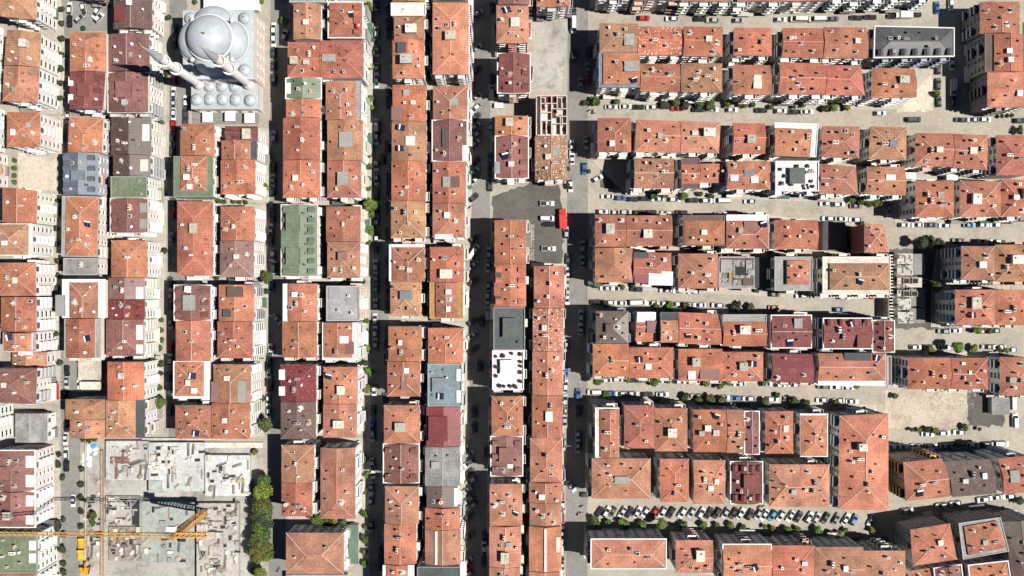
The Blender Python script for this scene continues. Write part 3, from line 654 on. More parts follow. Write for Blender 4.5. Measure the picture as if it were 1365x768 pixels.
  (q4(977, 86, 1027, 87, 1028.5, 126.5, 976.5, 125.5), 'h10', 'O', dict(box=[(.62, .6, 2.4, 4.2, .3, 'E')])), (q4(1039, 83, 1100, 84.5, 1100, 126.5, 1037, 125.5), 'h00', 'R'), (q4(1100.4, 86.5, 1148, 87.5, 1153, 127.5, 1100.4, 126.5), 'h01', 'R'),
  (q4(1162, 90, 1219, 91.5, 1222, 130, 1161, 131), 'h10', 'O')]),
 dict(key='topright', d='top', name='in the tall terrace at upper right', h=14, b=[
  ((1306, 2, 1359.5, 45), 'v10', 'R', dict(w=(.3, .27, .24))), ((1312, 45.4, 1364, 96), 'v00', 'R', dict(rim=(13, 0, 0, 0, 'B'), att=.6, w=(.4, .37, .33))), ((1316, 96.4, 1372, 143.5), 'h10', 'S', dict(w=(.26, .23, .21)))]),
 dict(key='abovewhite', d='left', name='in row above the white roof terrace', h=15, b=[
  ((796.5, 157, 841.5, 203), 'v10', 'R'), (q4(848, 159, 906.5, 161, 906.5, 204, 846, 203), 'h10', 'S'), (q4(907, 161, 961, 163, 958.5, 204.5, 907, 204), 'h01', 'S'),
  ((976.5, 164, 1020, 205.5), 'h00', 'R'), (q4(1032, 163, 1091, 165, 1088, 210, 1032, 208), 'h01', 'O', dict(rim=(0, 7, 8, 0, 'W'), att=.7)), (q4(1096, 168, 1146.5, 168.5, 1145.5, 211.5, 1095, 210), 'h11', 'R'),
  (q4(1160, 168, 1209, 170, 1208, 214, 1158, 212), 'h11', 'T', dict(box=[(.6, .52, 2.2, 2, .4, 'L')])), (q4(1220, 177, 1270, 178, 1270, 223, 1219, 221), 'h10', 'R', dict(box=[(.58, .52, 1.8, 1.6, .8, 'E')])), (q4(1270.4, 178, 1318, 180, 1316, 227, 1270.4, 224), 'h01', 'R', dict(box=[(.5, .5, 2, 2, .5, 'E')])),
  ((1328, 180, 1375, 234), 'h11', 'R')]),
 dict(key='whiterow', d='left', name='in row holding the white roof terrace', h=15, b=[
  ((845, 211, 898, 251.5), 'h00', 'T'), ((908, 211, 933, 252), 'h00', 'R', dict(h=12, rim=(0, 8, 0, 7, 'B'), att=.5)), ((933.4, 218, 968, 244), 'h00', 'R', dict(h=12)),
  ((969, 214.5, 1026.5, 253), 'h01', 'O', dict(deck=[(.15, .6, 2.6, 2, 'W'), (.48, .45, 3, 2, 'L'), (.62, .65, 2.4, 2.4, 'W')])),
  ((1033, 214.5, 1091.5, 255.5), 'flat', 'W', dict(n=4, lift=0, box=[(.48, .5, 4.8, 5, 1.6, 'K')], pots=2)),
  (q4(1093, 218, 1141, 222, 1144, 260, 1092, 258), 'h01', 'R'), (q4(1155, 222, 1206, 222, 1207, 261, 1153, 259), 'h00', 'O', dict(box=[(.6, .4, 2.8, 1.6, .2, 'W')])),
  ((1220, 241, 1272, 290), 'h11', 'R', dict(box=[(.6, .4, 1.6, 1.8, .3, 'Y')])), (q4(1279, 240, 1334, 242, 1334, 289.5, 1279, 290), 'h11', 'R', dict(lift=1)), (q4(1334.4, 238, 1375, 240, 1375, 289, 1334.4, 289.5), 'h10', 'R')]),
 dict(key='brickrow', d='left', name='in row of roofs below the white roof terrace', h=15, b=[
  ((793, 286, 834, 329), 'h10', 'R'), ((834.4, 287, 896, 328.5), 'h00', 'R'), ((910, 287, 966, 328), 'h11', 'O', dict(rim=(2, 7, 0, 2, 'B'), att=.6)), ((968, 286, 1025, 332), 'h11', 'R', dict(rim=(0, 8, 0, 0, 'W'), att=.6, deck=[(.55, .35, 4.4, 3, 'V')])),
  ((1032, 293, 1090, 332.5), 'h10', 'R'), (q4(1152, 297.5, 1178, 299, 1185, 336.5, 1152, 337), 'h11', 'S', dict(h=18.5, w=(.2, .07, .05), nowin=1))]),
 dict(key='ruinrow', d='left', name='in row holding the grey ruined roof', h=15, b=[
  ((793, 330.5, 843.5, 377), 'v01', 'T'), (q4(844, 336, 895, 337, 896, 381, 844, 377), 'h01', 'R', dict(deck=[(.7, .8, 8, 4.6, 'W'), (.2, .85, 4.5, 3, 'N'), (.2, .1, 5, 2, 'D')])), ((904, 338, 957, 385), 'h11', 'O'),
  ((958.5, 342, 1005.5, 385), 'flat', 'Y', dict(n=0, lift=0, wreck=1, h=12, box=[(.6, .45, 4, 2.6, .3, (.02, .018, .016)), (.35, .3, 2.2, 1.4, .2, (.03, .028, .026)), (.2, .3, 3.6, 4, .9, 'Y'), (.8, .8, 3.0, 2.0, .6, 'B'), (.5, .08, 11, .3, .5, 'B'), (.5, .92, 11, .3, .5, 'Y'), (.42, .5, .25, 9.5, .4, 'Y'), (.2, .7, 3.4, .25, .5, 'Y'), (.78, .28, .3, 5, .5, 'Y'), (.6, .7, 5, .25, .4, 'B'), (.3, .6, .5, 3, .7, 'H'), (.88, .5, 1.6, 1.6, .8, 'Y')])),  # the near-black boxes paint the shaded open hole in this roof
  ((1032, 342, 1083, 388), 'v11', 'R', dict(h=14, rim=(17, 5, 4, 8, 'Y'), att=1.6)), ((1096, 342, 1187, 393), 'h11', 'A', dict(h=13, rim=(10, 9, 1, 6, 'E'), att=.8))]),
 dict(key='edgepair', d='top', name='in pair of rows at the right edge', h=16.5, b=[
  ((1281, 328, 1326, 374), 'h11', 'R', dict(w=(.62, .63, .64), box=[(.55, .55, 2, 1.8, 1, 'W')])), ((1326.5, 326, 1373, 376), 'h11', 'T'), ((1273, 386, 1326, 434), 'h11', 'R', dict(w=(.62, .63, .64))), ((1327, 386, 1374, 434), 'h11', 'O')]),
 dict(key='maroonrow', d='left', name='in row ending at white-edged maroon roofs', h=15, b=[
  ((794, 414.5, 838, 458), 'v11', 'B', dict(h=17, w=(.12, .14, .16), box=[(.4, .52, 2.2, 2.6, .9, 'B')])), ((847, 415, 880, 456), 'h00', 'R', dict(h=12, deck=[(.45, .22, 6.6, 4, 'W'), (.7, .5, 4.4, 4, 'V')])),
  ((880.4, 416, 904, 457), 'h00', 'T', dict(rim=(0, 11, 0, 0, 'D'), att=.6)), (q4(904.4, 416, 957, 418, 963, 459.5, 904.4, 458.5), 'h00', 'R'), ((963.5, 419, 1022, 461.5), 'h00', 'R', dict(rim=(0, 10, 0, 0, 'Y'), att=.6)),
  ((1027.5, 420, 1081.5, 464), 'h00', 'M', dict(edge='W', tile=1, box=[(.65, .25, 2.4, 3, .6, 'Y')])), ((1097, 424, 1162, 465), 'h00', 'M', dict(edge='W', h=16.5, tile=1, w=(.5, .52, .52), dorm='t', box=[(.8, .75, 4, 4, 1, 'M')])), ((1162.5, 427, 1192, 469.5), 'v00', 'M', dict(edge='W', h=16.5, tile=1))]),
 dict(key='gablerow', d='left', name='in row holding the plain crimson gable', h=15, b=[
  ((790, 458.5, 838, 502.5), 'h10', 'O'), ((838.4, 463, 897.5, 504.5), 'h01', 'R'), ((904, 465, 963, 508), 'h10', 'R', dict(deck=[(.7, .72, 6.5, 4.5, 'V'), (.3, .8, 2.4, 3, 'W')])), ((962.5, 469, 1017.5, 508.5), 'h11', 'O', dict(lift=1)),
  (q4(1029, 471, 1083, 472, 1085, 511, 1028, 510), 'h00', 'C', dict(n=3, lift=0)), ((1090, 471, 1181, 514), 'h01', 'R', dict(rim=(0, 0, 0, 6, 'W'), att=.5, deck=[(.57, .1, 9, 2.6, 'D')])), ((1181.4, 474, 1188, 514), 'flat', 'Y', dict(n=0, lift=0, h=9, nowin=1)),
  ((1210, 476.5, 1267, 519), 'h10', 'R'), ((1267.4, 477, 1317.5, 519.5), 'h01', 'R'), ((1333, 476, 1378, 528), 'h11', 'R', dict(h=11))]),
 dict(key='salmonrow', d='left', name='in row beside the long salmon roof', h=15, b=[
  ((793, 543, 825.5, 610), 'v00', 'R', dict(rim=(7, 3, 0, 0, 'E'), att=.6)), ((832, 540, 872.5, 598), 'v11', 'R'), ((873, 544, 916.5, 602), 'v11', 'O', dict(lift=1)), ((924, 546, 968, 603), 'h10', 'O'), ((968.4, 546, 991.5, 604), 'h00', 'T'),
  ((992, 548, 1012, 605.5), 'v00', 'N', dict(edge='W')), ((1020, 548, 1057.5, 605), 'v11', 'O', dict(box=[(.7, .4, 1.4, 2, .6, 'E')])), ((1066, 551, 1103.5, 609), 'v11', 'R', dict(rim=(1, 3, 1, 1, 'W'), att=.4)),
  (q4(1119, 554, 1184.5, 551, 1184.5, 681, 1117, 679), 'v11', 'S', dict(n=14, pitch=.3))]),
 dict(key='parkrow', d='left', name='in row above the angled parked cars', h=15, b=[
  ((788.5, 611, 867.5, 665), 'h11', 'S', dict(box=[(.5, .5, 4.5, 2, .4, 'Y')])), ((879.5, 611.5, 918.5, 669.5), 'v11', 'R'), ((923.5, 613, 967, 672), 'h01', 'S'), ((973.5, 615, 1016.5, 671.5), 'v00', 'M', dict(edge='W', tile=1, dorm='tb', box=[(.55, .45, 3.6, 4.4, .8, 'M')])),
  ((1025, 619, 1066, 676), 'h10', 'S'), ((1066.4, 619, 1106, 676), 'h01', 'S')]),
 dict(key='underpark', d='left', name='in row below the angled parked cars', h=16, b=[
  ((787.5, 718, 888, 758), 'h11', 'S', dict(edge='W')), ((900.5, 720, 950.5, 764), 'h10', 'S'), ((963, 725, 1028, 780), 'h00', 'S', dict(edge='W')), ((1028.4, 727, 1085.5, 785), 'h01', 'R'), ((1086, 729, 1150.5, 785), 'h10', 'S'), ((1151, 734, 1207, 795), 'v11', 'S')]),
 dict(key='corner', d='left', name='in tilted cluster at the bottom right corner', h=15.5, b=[
  (q4(1204, 616, 1256, 611, 1267, 662, 1207, 669), 'h10', 'O', dict(h=20, w=(.45, .3, .12))), (q4(1256.5, 615, 1320, 612, 1329, 658, 1270, 663), 'h00', 'B', dict(h=20)), (q4(1330, 611, 1376, 607, 1378, 656, 1338, 659), 'h00', 'R', dict(h=20, deck=[(.35, .5, 3, 4, 'Y')])),
  (q4(1213, 706, 1266.5, 697.5, 1276, 746, 1217, 755), 'h11', 'R', dict(w=(.3, .3, .3))), (q4(1277, 697, 1333.5, 689, 1345, 735, 1283, 746), 'h11', 'O', dict(rim=(8, 5, 4, 5, 'Y'), att=.7, w=(.26, .22, .2))),
  (q4(1334.5, 696, 1380, 690, 1384, 772, 1353, 776), 'v00', 'B', dict(w=(.3, .3, .3))), (q4(1212, 761, 1239, 757, 1243, 785, 1214, 788), 'h10', 'R', dict(h=13)), (q4(1244, 757, 1281, 752, 1285, 785, 1248, 790), 'v00', 'M', dict(edge='W', h=14)),
  (q4(1290, 753, 1343, 747, 1349, 785, 1294, 790), 'h11', 'O', dict(edge='W'))]),
]
ALLQ = [[W(x, y, (e[3] if len(e) > 3 else {}).get('h', b_.get('h', 15.0))) for x, y in px_quad(e[0])] for b_ in BLOCKS for e in b_['b']]
def roofword(r, ex):
    if r == 'flat': return 'flat'
    return {'0': 'gabled', '1': 'half-hipped', '2': 'hipped'}[str(int(r[1]) + int(r[2]))]
for blk in BLOCKS:
    for i, e in enumerate(blk['b']):
        root = add_building(blk, i, e); ex = e[3] if len(e) > 3 else {}
        extra = ''
        if ex.get('edge') == 'W': extra = 'white-edged '
        elif 'rim' in ex: extra = 'terrace-rimmed '
        elif ex.get('spots'): extra = 'white-spotted '
        n = len(blk['b'])
        where = f"{ORD[i + 1]} from {blk['d']}" if i < n - 1 or n < 3 else ('lowest' if blk['d'] == 'top' else 'rightmost')
        tag(root, f"{extra}{WORD[e[2]]} {roofword(e[1], ex)} house, {where} {blk['name']}", 'building', 'apartment houses with party walls')
facades()

# pots and planters on two white roof terraces
def planter(px, py, z, c, label, kind):
    p = W(px, py, z)
    if kind == 0:
        t = empty('roof_planter', (p.x, p.y, z)); b = MB(); b.box(0, 0, 0, 1.3, 1.3, .5, 'plaster', .3); b.build('planter_box', t, (.22, .09, .06))
        copy_of(CROWNS[0], t, (0, 0, .8), random.random() * 6, c, (.75, .75, .6))
    return tag(t, label, 'planter', 'planters on the white roofs')

# ------------------------------------------------------------------ ground, pavements, lots
g = MB(); g.face([(-1500, -1500, 0), (1500, -1500, 0), (1500, 1500, 0), (-1500, 1500, 0)], 'ground'); struct(g.build('ground'))
def hull(pts):
    pts = sorted((p.x, p.y) for p in pts)
    def half(ps):
        r = []
        for p in ps:
            while len(r) > 1 and (r[-1][0] - r[-2][0]) * (p[1] - r[-2][1]) - (r[-1][1] - r[-2][1]) * (p[0] - r[-2][0]) <= 0: r.pop()
            r.append(p)
        return r[:-1]
    return [Vector(p) for p in half(pts) + half(pts[::-1])]
PAVE = []
def patch(name, poly, z, m, kerb=None):
    b = MB(); b.solid([(p[0], p[1], -.05) for p in poly], [(p[0], p[1], z) for p in poly], kerb or m, kerb or m)
    if kerb:
        ins = inset([Vector(p) for p in poly], .3); b.solid([(p[0], p[1], z - .02) for p in ins], [(p[0], p[1], z + .004) for p in ins], m, m, base=False)
    return struct(b.build(name, None, (.4, .38, .34)))
def ppatch(name, pts, z, m):
    w = [W(*p) for p in pts]
    if sum(a.x * b.y - b.x * a.y for a, b in zip(w, w[1:] + w[:1])) < 0: w.reverse()
    return patch(name, w, z, m)
BK = {b['key']: b for b in BLOCKS}
def quads_between(key, a, b): return [p for q in BK[key]['quads'][a:b] for p in q]
groups = [('edge', 0, 3), ('edge', 3, 4), ('edge', 4, 10), ('edge', 10, 11), ('edge', 12, 16)]
PV = [quads_between('edge', *s[1:]) for s in groups]
PV += [quads_between('slatecol', 1, 4) + quads_between('leftmos', 1, 3), quads_between('slatecol', 4, 9) + quads_between('leftmos', 3, 9),
       quads_between('slatecol', 9, 10) + quads_between('leftmos', 9, 11), quads_between('leftmos', 11, 13) + quads_between('slatecol', 10, 12)]
PV += [quads_between('undermos', 0, 2) + quads_between('undermosr', 0, 3), quads_between('undermos', 2, 3) + quads_between('undermosr', 3, 5),
       quads_between('undermos', 3, 6) + quads_between('undermosr', 5, 7), quads_between('undermos', 6, 7) + quads_between('undermosr', 7, 9)]
PV += [quads_between('greencol', 1, 7) + quads_between('rightgreen', 0, 5), quads_between('greencol', 7, 8) + quads_between('rightgreen', 5, 7),
       quads_between('greencol', 8, 10) + quads_between('rightgreen', 7, 9), quads_between('greencol', 10, 12) + quads_between('rightgreen', 9, 11),
       quads_between('greencol', 12, 15) + quads_between('rightgreen', 11, 12)]
PV += [quads_between('pairleft', 0, 8) + quads_between('pairright', 0, 6), quads_between('pairleft', 8, 10) + quads_between('pairright', 6, 8),
       quads_between('pairleft', 10, 12) + quads_between('pairright', 8, 11), quads_between('pairleft', 12, 17) + quads_between('pairright', 11, 16)]
PV += [quads_between('whitecol', 5, 14), quads_between('rightwhite', 2, 11)]
for a, b in (('slaterow', 'underslate'), ('abovewhite', None), ('brickrow', 'ruinrow'), ('maroonrow', None), ('salmonrow', 'parkrow'), ('underpark', None)):
    pts = [p for q in BK[a]['quads'] for p in q]
    if b: pts += [p for q in BK[b]['quads'] for p in q]
    if a == 'abovewhite':
        pts = quads_between('abovewhite', 0, 7) + quads_between('whiterow', 0, 7)
        PV.append(quads_between('abovewhite', 7, 10) + quads_between('whiterow', 7, 10))
    if a == 'maroonrow':
        pts = pts + quads_between('gablerow', 0, 7); PV.append(quads_between('gablerow', 7, 9))
    PV.append(pts)
PV.append([p for q in BK['edgepair']['quads'] for p in q])
for i, pts in enumerate(PV):
    hl = inset(hull(pts), -1.1); patch('pavement', hl, .12 + .004 * (i % 5), 'pave', 'kerb'); PAVE.append(hl)
def ragged(pts, amp, seed, step=5):
    rnd = random.Random(seed); out = []
    for (x0, y0), (x1, y1) in zip(pts, pts[1:] + pts[:1]):
        n = max(1, int(math.hypot(x1 - x0, y1 - y0) / step))
        for k in range(n): out.append((x0 + (x1 - x0) * k / n + rnd.uniform(-amp, amp), y0 + (y1 - y0) * k / n + rnd.uniform(-amp, amp)))
    return out
ppatch('asphalt_lot', ragged([(656, 262), (672, 256), (696, 248), (713, 243), (745, 247), (751, 296), (750, 352), (706, 352), (706, 296), (657, 294)], 1.6, 11), .012, 'asphalt')
ppatch('concrete_lot', ragged([(708, 30), (757, 30), (752, 78), (748, 122), (709, 122)], 1, 12), .016, 'site')
ppatch('sandy_lot', ragged([(24, 203), (76, 205), (75, 258), (24, 254)], 1, 9), .012, 'sand')
ppatch('rubble_lot', ragged([(1180, 520), (1290, 520), (1291, 568), (1178, 571)], 1.5, 10), .012, 'rubble')
ppatch('asphalt_yard', ragged([(1291, 520), (1342, 522), (1338, 568), (1291, 568)], 2.5, 12), .016, 'asphalt')
ppatch('sandy_corner', ragged([(1196, 88), (1242, 88), (1244, 148), (1196, 150)], 1.5, 12), .012, 'sand')
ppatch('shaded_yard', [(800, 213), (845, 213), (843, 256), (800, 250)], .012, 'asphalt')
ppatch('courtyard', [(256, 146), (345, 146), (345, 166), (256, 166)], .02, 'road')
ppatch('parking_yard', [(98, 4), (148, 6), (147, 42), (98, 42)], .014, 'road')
ppatch('construction_ground', [(113, 590), (350, 590), (350, 800), (113, 800)], .02, 'site')
for x0, x1, x2, x3 in ((82, 109, 106, 81), (226, 249, 248, 224), (361, 383, 381, 358), (497, 522, 514, 492), (631, 655, 650, 623), (757, 784, 783, 754)):
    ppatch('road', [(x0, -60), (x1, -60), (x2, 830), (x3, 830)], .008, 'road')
ppatch('grass', [(1363, 30), (1372, 30), (1372, 96), (1363, 96)], .02, 'grass')
def onpave(p): return any(inside(p, h) for h in PAVE)

# rubble on the cleared lots (nobody could count it)
def rubble(name, rects, n, label):
    rnd = random.Random(5); b = MB()
    for _ in range(n):
        x0, y0, x1, y1 = rnd.choice(rects); p = W(rnd.uniform(x0, x1), rnd.uniform(y0, y1)) if rnd.random() < .25 else W(*[min(max(rnd.gauss(c0, w0 * .07), a0), a1) for c0, w0, a0, a1 in [(lambda r: (x0 + (x1 - x0) * r, x1 - x0, x0, x1))(rnd.choice((.1, .22, .55, .62, .9))), (lambda r: (y0 + (y1 - y0) * r, (y1 - y0) * 2.4, y0, y1))(rnd.choice((.1, .3, .85)))]]); s = rnd.uniform(.08, .36)
        b.box(p.x, p.y, -.05, s * rnd.uniform(.6, 1.5), s, s * rnd.uniform(.4, .8), 'concrete', rnd.uniform(0, 3), taper=.7)
    o = b.build(name, None, (.42, .37, .3)); o['kind'] = 'stuff'; o['label'] = label; return o
rubble('rubble', [(1180, 522, 1290, 568)] * 3 + [(1240, 522, 1300, 545)] * 2 + [(704, 300, 712, 350)] * 3 + [(709, 30, 720, 122), (1222, 90, 1242, 148)] + [(26, 205, 74, 256)], 2300, 'pale broken rubble scattered over the cleared lots')

# ------------------------------------------------------------------ trees
def crown_mesh(n, leaf, seed, lobes):
    rnd = random.Random(seed); b = MB()
    blobs = [(Vector((0, 0, 0)), .74)] * 3
    for _ in range(lobes):
        a = rnd.uniform(0, 2 * PI); r = rnd.uniform(.35, .62); blobs.append((Vector((r * math.cos(a), r * math.sin(a), rnd.uniform(-.3, .4))), rnd.uniform(.28, .46)))
    for _ in range(n):
        c, r = rnd.choice(blobs); d = Vector((rnd.gauss(0, 1), rnd.gauss(0, 1), rnd.gauss(0, 1))).normalized()
        p = c + d * r * rnd.uniform(.55, 1.05)
        nrm = (d + Vector((rnd.gauss(0, .5), rnd.gauss(0, .5), rnd.gauss(.3, .5)))).normalized()
        u = nrm.orthogonal().normalized(); v = nrm.cross(u); s = leaf * rnd.uniform(.6, 1.4); t = rnd.uniform(0, 6)
        u, v = u * math.cos(t) + v * math.sin(t), v * math.cos(t) - u * math.sin(t)
        b.face([p - u * s, p - v * s * .7, p + u * s, p + v * s * .7 + nrm * s * .3], 'leaf')
    return b.mesh('crown')
CROWNS = []
def trunk_mesh():
    b = MB(); b.lathe(0, 0, [(.14, 0), (.11, .5), (.08, 1.0)], 'bark', 8)
    for k in range(4):
        a = k * 1.6 + .4; b.bar((0, 0, .75), (.35 * math.cos(a), .35 * math.sin(a), 1.25), .05, 'bark')
    return b.mesh('trunk')
TR = trunk_mesh()
CM = [crown_mesh(760, .15, s, 5) for s in range(5)] + [crown_mesh(2600, .085, 20 + s, 10) for s in range(3)]
class _P:  # a small handle so that planters can reuse a crown mesh
    pass
TREES = {}
GREEN = dict(d=(.045, .065, .028), g=(.085, .13, .032), b=(.13, .215, .04), y=(.17, .22, .04), o=(.15, .14, .03))
def tree(px, py, r, ck, label, group):
    rm = r * S; big = r > 8; zc = max(1.6, rm * 1.3) if not big else 6.5
    p = W(px, py, zc); z0 = .12 if onpave(p) else 0
    rnd = random.Random(int(px * 31 + py * 17))
    low = rm < 1.15
    t = empty('shrub' if r < 3.3 else 'tree', (p.x, p.y, z0)); t.rotation_euler.z = rnd.uniform(0, 6)
    rz = rm * rnd.uniform(.75, 1.0); zc2 = zc - z0
    place('trunk', TR, t, None, (0, 0, 0), 0, (max(.5, rm * .55), max(.5, rm * .55), zc2 * .8))
    c = [x * rnd.uniform(.82, 1.18) for x in GREEN[ck]]
    place('crown', rnd.choice(CM[5:] if big else CM[:5]), t, c, (0, 0, zc2), 0, (rm * 1.08, rm * rnd.uniform(.95, 1.1), min(rz, zc2 * .95)))
    return tag(t, label, 'shrub' if r < 3.3 else 'tree', group)
TROWS = [  # name, direction, "x,y,r,colour ..."
 ('top', 'on the pavement beside the left-edge column', "82,12,4.7,d 82,30.5,4.7,d 82,51.5,5,d 82,73.4,5,d 81.5,91.7,4.7,d 80.5,110.7,5,d 80.3,130.7,4.7,d 77.5,267.6,4.5,d 77,285.6,4.5,d 75.5,304.6,4.5,d 74.5,325.4,4.5,d 77.6,348.3,5,d 77.6,367.6,4.5,d 76.5,384,5,d 75.5,404.7,4.5,d 75,425.6,4.5,d 75,445,4.5,d 76,464,4.5,d 79.4,483.6,4.7,d 78,605.8,4.7,d 77.6,619.6,5,d 83.3,636.5,4.5,d 84.6,693,4,d 76.8,701,7,d 84.6,712.5,5,d 82,732,6.5,d 84.6,751.6,4.5,d 84.6,763,5,d"),
 ('top', 'along the building site side of the left road', "109.4,625,4.7,d 108,646,4.8,d 107.5,664,4.5,d 108,682.6,4.5,d 108,702,4.5,d"),
 ('top', 'inside the pale strip beside the site fence', "123,688,7,g 123,697,5,g 110,586,4,d 118,587,4.5,d 126,586,4,d"),
 ('top', 'in the small parking yard at upper left', "112,17,3.4,d 111,38,4,d"),
 ('top', 'by the sandy lot wall near the left edge', "19.5,214,4,g 19,224,4.2,g 19,234,4.2,g 19.5,243,4,g"),
 ('top', 'along the narrow street left of the mosque', "225,23,4.7,d 222.7,98,4.2,d 215.6,163,4.2,g 219.5,334.5,4.6,d 215,427,4,g 215.5,440,4,g 215.5,453,4.2,g 213,465,4.4,g 203,476,5,g 215,485,5,d 215,498,3.6,d 213.5,516.7,4.2,g 214,536,9,g 207,379,4,o"),
 ('top', 'along the street right of the mosque', "349,2,4.2,b 379,28,7,b 354,249,5,b 355.4,369.7,9,g 354.6,388.6,5,d 349.4,531,5.5,d 354,566,10,g 340,602,5,o"),
 ('left', 'in the green alley below the mosque columns', "260,2,4,g 289,370,4.3,d 292,268,4,g 299,269,3.8,g 312,269,3.5,g 320,269.5,3.5,g 328,270,3.4,g"),
 ('top', 'in the park clump beside the building site', "352,641,10,g 351,653,14,y 348,670,15,g 353,683,13,g 345,690,11,d 352,697,12,d 345,703,13,g 351,712,13,g 345,718,14,g 347.5,733,16,o 342,738,12,o 353,738,12,o 347,766,10,y 341,762,7,o"),
 ('top', 'lining the street right of the large green roof', "490,10,8,g 495,40,4.5,g 496.7,53,3.6,g 495.4,70,5,g 495,88.5,5,b 494.6,131.5,5,b 494.6,143,4.2,b 493,207,3.5,g 492.5,222,5,g 492,238,4,g 492,251,4.3,g 493,273,9.5,b 494.6,286,6.5,b 494,307,6.5,b 492,323,4.2,g 488,405,4.3,d 488,428,5,g 488,440,4,g 488.6,464.6,6.5,b 493.8,496,6.7,b 489.4,519,7,b 483,545,4.3,g 486.8,612,5.2,b 490,633,5.2,b 486,655,4.7,g 481.6,682.6,4,d 486.8,686.5,5,b 487,703,4.3,g 486,719,7,g 485.5,736,5,b 485.5,751.6,5.5,b"),
 ('left', 'in the garden strip beside the grey flat roof', "454,375.4,5.5,g 468.5,376,5.5,g 481.6,375.4,6,d 467,270,4.5,g 476,270,5.5,g 479,484,5,d 487,484,5,d"),
 ('left', 'between the two lower salmon roofs', "423,693,10,g 434,696,7,g 443,698,8,o 458,695.6,6,g"),
 ('top', 'along the central avenues', "619.5,595,4.6,g 562,734.7,4.2,b 757.5,225,3.5,d 757,248,4.2,d 785.6,228.5,3.4,g 790,133,5,g 780,137,4.6,d"),
 ('left', 'along the street below the slate roof', "794,135,7.5,g 823,135,5.2,g 885,139,6,d 902,136,6.2,g 913.6,140.6,7,d 932,137,7.5,g 947.5,140.6,7.2,g 969.6,138,6,g 986.8,139,4.2,g 993,141,4.2,g 1004,140,4.3,g 1028.5,142.7,4.5,g 1058,142.5,3.4,d 1071,141,3.4,g 1100.6,144.5,6,d 1112,143,6.2,b 1129,142.7,5.5,y"),
 ('left', 'beside the white-edged slate roof', "941,19,4.6,g 992.5,19.5,3.6,d 1100,82,4.5,g 1107,83,5,g 1251,86,5.5,g 1249,124.5,5.2,g 1335.5,155,3.6,d 1348.5,154,3.6,d 1359,174,6.5,d"),
 ('left', 'along the street below the white roof terrace', "848.5,284,4.4,g 870.7,260,6.4,g 886,260,5.4,g 911,261.6,6.2,b 933,259,4.5,d 947.5,261,4.3,d 969,261.6,3.5,g 939,246,4,g 946,246.5,4.4,g 953,246,4.4,g 960,246.5,4,g 1136,265.5,6.2,g 1149,267,7,g 1159,268,7,g 1167.4,270,8,g 1149,298,4.2,d"),
 ('left', 'near the building skeleton at right', "1231,324,9,d 1249.6,325,9,d 1240,319,6,d 1294,295.5,4.3,b 1338,323,3.5,y 1249.6,382.6,8.5,d 1242,378,6,d"),
 ('left', 'along the street below the grey ruined roof', "786,379,4.4,d 794,381,4.4,d 807,405,5.3,d 830,382.7,4.4,g 844,381,3.6,d 874.6,408.6,5.2,g 893,408,6.4,b 913.6,408,6.2,g 981,411,6.5,d 984,406,5,d 1001,410,6.4,g 1008.6,388,3.5,g 1026,338.5,4,d 1034,338.5,4.2,g 1042,338.5,4,d 1050,338.5,4,g 1062,338.5,3.6,d"),
 ('left', 'along the street below the crimson gable', "797.8,506,9.5,g 808,526,5.3,g 836.8,507,5.2,b 872,509.4,7.2,g 876,532,4.4,g 891.5,508,4.4,g 913.6,529,6.2,d 930.6,533.6,6.2,g 942,511.5,5.3,b 947.5,532.3,8,g 960.5,512.8,6.4,g 962,533.6,7,g 971.5,510,5.3,b 1019,510,5.2,b 1019,535.5,6.4,g 1036,527,4.4,d 1058,536,8,g 1076,537.5,5.4,g 1114,537.5,5.6,g 1142.7,516,3.5,y"),
 ('left', 'on the street above the rubble lot houses', "1240.5,467,7,b 1278,463,9,b 1299,464.6,6.2,y 1303.7,440,7,b 1320,441,4.4,g 1333,466,4.3,g 1342,467,4.4,y"),
 ('left', 'along the lower edge of the rubble lot', "1193,528,5,g 1215.7,572.7,3.6,d 1226,574,3.8,y 1236.6,572.7,5.2,d 1247,574,5.2,o 1286,569.6,5.2,g 1306,572,3.4,d"),
 ('left', 'in front of the angled parked cars', "793.3,695,7.5,g 811,696,5.2,g 832,697.7,7.5,b 855.6,699,7,b 883,699,8.5,y 911,699,6,g 938,699,6.2,b 956,700,4.7,g 973.5,700,5.4,b 991,703.4,5.2,g 1019,702,3.5,g 1031,704.7,4.7,y 1049,707,6.6,b 1063,705,4.7,g 1090,706.8,6.8,b 1107.5,710,4.4,d 1118.7,713,6,b 1127,707,4.4,g 1163.8,706.5,5.5,y"),
 ('left', 'in the gaps between roofs at lower right', "829,590,4.4,d 873,658,4.4,d 1359,668,7,d"),
]
kindw = dict(d='dark', g='mid-green', b='bright green', y='yellow-green', o='olive')
for d, where, data in TROWS:
    items = [t.split(',') for t in data.split()]
    items = [(float(a), float(b), float(r), c) for a, b, r, c in items]
    items.sort(key=lambda t: t[0] if d == 'left' else t[1])
    cnt = {}; tot = {}
    for t in items: k = (t[3], t[2] < 3.3); tot[k] = tot.get(k, 0) + 1
    for t in items:
        k = (t[3], t[2] < 3.3); cnt[k] = cnt.get(k, 0) + 1; w = kindw[t[3]]; what = 'shrub' if k[1] else 'tree'
        lab = f"{ORD[cnt[k]]} {w} {what} from {d} {where}" if tot[k] > 1 else f"only {w} {what} {where}"
        tree(t[0], t[1], t[2], t[3], lab, 'street trees')

